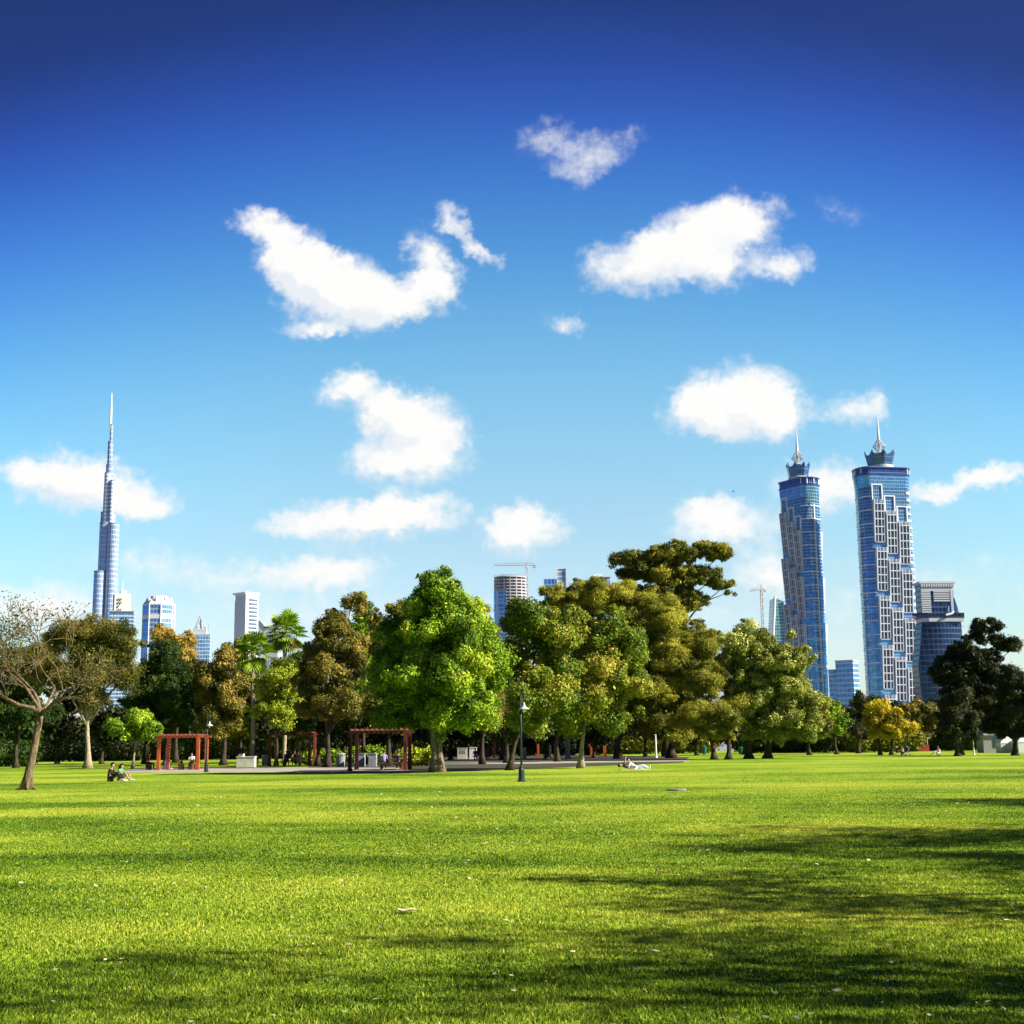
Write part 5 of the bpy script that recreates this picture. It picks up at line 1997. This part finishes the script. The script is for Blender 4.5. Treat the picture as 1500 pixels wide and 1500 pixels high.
    rotm = Matrix((look - up * look.dot(up), side, up)).transposed()
    rotm.col[0].normalize()
    for v in bm.verts:
        v.co = rotm @ v.co + hc + up * .012
    me = bpy.data.meshes.new('hair')
    bm.to_mesh(me)
    bm.free()
    me.shade_smooth()
    me.materials.append(hair)
    ho = link('hair', me, root)
    if long_hair:
        bm2.tube([hc + up * .06 - look * .07, hc - look * .11 - up * .04, hc - look * .11 - up * .2, hc - look * .09 - up * .34], [.06, .085, .085, .03], 10)
        bm2.build('long_hair', hair, ho, smooth=True)
    return root


gc = gp(161, 1145)
person('person in dark clothes sitting on the lawn at left, turned right', gc, R(-8), 'ground', (.012, .013, .016), (.012, .013, .016), 1.02, group='people in the park', long_sleeve=True)
person('person in a green top and bare legs sitting beside the dark clothed one', gp(173, 1144) + Vector((-.02, .35, 0)), R(-18), 'ground', (.06, .30, .12), (.30, .22, .16), .93, long_hair=True, bare_legs=True, group='people in the park')
q = gp(216.5, 1127.5)
person('person in a red shirt sitting on a bench left of the red pergola', q + Vector((-.05, .3, 0)), R(20), 'chair', (.45, .01, .035), (.02, .02, .025), .95, group='people in the park')
root = thing('bench', 'dark bench under the red shirted person by the pergola', 'bench', q + Vector((0, .32, 0)), R(20), 'benches')
d = MB()
d.box((-.02, 0, .40), (.42, 1.5, .05))
d.build('seat', M_DKRED, root)
for sy in (-.6, .6):
    d = MB()
    d.box((-.02, sy, .185), (.38, .08, .37))
    d.build('leg', M_DKRED, root)
q = gp(243, 1128)
person('small child in a pink outfit standing by the pergola post', q, R(-60), 'stand', (.62, .32, .55), (.55, .25, .45), .52, hair=mat('hair_brown', (.10, .055, .02), .5), group='people in the park')
person('person in a white shirt seated at the table under the sunlit pergola', (p1[0] + .55, p1[1] + .72, -.02), R(-90), 'chair', (.75, .75, .75), (.05, .05, .06), .98, group='people in the park')
person('person in lilac sitting low at the left post of the sunlit pergola', gp(238, 1127) + Vector((0, .5, 0)), R(30), 'ground', (.30, .22, .45), (.08, .07, .15), .8, long_hair=True, group='people in the park')
q = gp(373, 1121)
person('person in dark clothes standing right beside the pale trunked palm', q + Vector((.15, .5, 0)), R(-120), 'stand', (.015, .015, .02), (.015, .015, .018), 1.05, skin=SKIN_D, long_sleeve=True, group='people in the park')
person('person in navy seated at the left end of the shaded pergola table', (p2[0] - .4, p2[1] - .72, -.02), R(90), 'chair', (.02, .025, .08), (.02, .02, .02), 1.0, skin=SKIN_D, group='people in the park')
person('person in black seated at the right end of the shaded pergola table', (p2[0] + .5, p2[1] - .72, -.02), R(90), 'chair', (.014, .014, .014), (.02, .02, .02), 1.0, skin=SKIN_D, group='people in the park')
person('person in grey seated across the shaded pergola table', (p2[0] + .1, p2[1] + .72, -.02), R(-90), 'chair', (.35, .36, .38), (.03, .03, .04), 1.0, skin=SKIN_D, group='people in the park')
person('child in a dark red shirt standing at the right post of the shaded pergola', gp(436, 1123), R(-100), 'stand', (.30, .02, .03), (.10, .12, .06), .66, group='people in the park')
person('person in a blue and white shirt seated in the wide dark pergola', (p3[0] + .3, p3[1] - .72, -.02), R(90), 'chair', (.22, .28, .55), (.03, .03, .05), 1.02, group='people in the park')
person('dark haired person in black seated in the wide dark pergola', (p3[0] + 1.3, p3[1] - .72, -.02), R(90), 'chair', (.015, .015, .02), (.02, .02, .02), 1.0, skin=SKIN_D, group='people in the park')
person('person in bright blue standing behind the wide dark pergola', gp(577, 1114), R(-90), 'stand', (.05, .12, .55), (.10, .10, .12), 1.0, group='people in the park')
tx, ty = gp(706, 1114).x, gp(706, 1114).y
for i, (dx, dy, fc, c, lb) in enumerate([(-.7, -.72, 90, (.02, .02, .02), 'person in black at the left of the picnic table near the white boxes'), (0.0, -.72, 90, (.03, .03, .035), 'person in charcoal at the middle of the table near the white boxes'),
                                         (.7, -.72, 90, (.05, .05, .14), 'person in dark blue at the right of the table near the white boxes'), (.35, .72, -90, (.40, .38, .55), 'person in pale purple facing out from the table near the white boxes')]):
    person(lb, (tx + dx, ty + dy, -.02), R(fc), 'chair', c, (.02, .02, .025), 1.0, skin=SKIN_D, group='people in the park')
person('person in a magenta top standing right of the red post', gp(731, 1112), R(-80), 'stand', (.45, .02, .16), (.04, .03, .05), .95, long_hair=True, group='people in the park')
b0 = gp(926, 1127.5)
person('person in dark clothes lying back on the blanket with arms raised', b0 + Vector((-.1, .3, .02)), R(0), 'raise', (.04, .035, .035), (.06, .05, .05), .98, group='people in the park')
person('person in white clothes propped on the elbows on the blanket', b0 + Vector((.25, -.22, .02)), R(-6), 'recline', (.74, .76, .80), (.62, .70, .80), .98, group='people in the park')
person('person in white sitting alone on the grass under the pointed tree', gp(1376, 1107), R(190), 'ground', (.75, .75, .73), (.70, .70, .68), 1.1, group='people in the park')
person('person in a cream shirt sitting by the yellow tree trunk', gp(1322, 1105), R(200), 'ground', (.60, .55, .45), (.03, .03, .035), 1.1, skin=SKIN_D, group='people in the park')

# dark pushchair beside the seated person near the yellow tree
root = thing('pushchair', 'dark pushchair parked beside the yellow tree trunk', 'pushchair', gp(1327, 1107.5), R(200))
d = MB()
d.box((0, 0, .42), (.55, .44, .10)).box((-.24, 0, .68), (.09, .42, .46))
d.build('seat', cloth((.02, .025, .022)), root)
d = MB()
d.lathe([(.30, 0), (.28, .12), (.18, .24), (.03, .29)], 14, (-.14, 0, .84), 1.0, .75)
d.build('hood', cloth((.02, .05, .03)), root)
d = MB()
for sy in (-.24, .24):
    d.tube([(.34, sy, .1), (0, sy, .42), (-.40, sy, .95)], .02, 6).tube([(-.3, sy, .1), (0, sy, .42)], .02, 6)
d.tube([(-.40, -.24, .95), (-.40, .24, .95)], .02, 6)
d.build('frame', M_STEEL, root)
for sx in (-.3, .34):
    for sy in (-.28, .28):
        d = MB()
        d.tube([(sx, sy - .02, .10), (sx, sy + .02, .10)], .10, 14)
        d.build('wheel', M_LAMP, root)

# ------------------------------------------------------------------ air
mt, n, l, b = new_mat('haze_air')
n.remove(b)
pv = n.new('ShaderNodeVolumePrincipled')
pv.inputs['Color'].default_value = (.78, .88, 1.0, 1)
pv.inputs['Density'].default_value = 0.9e-5
pv.inputs['Anisotropy'].default_value = .2
l.new(pv.outputs[0], n['Material Output'].inputs['Volume'])
d = MB()
d.box((0, 1950, 449), (7000, 4700, 900))
tag(d.build('haze', mt), 'thin pale daylight haze over the park and city', 'haze', kind='stuff')
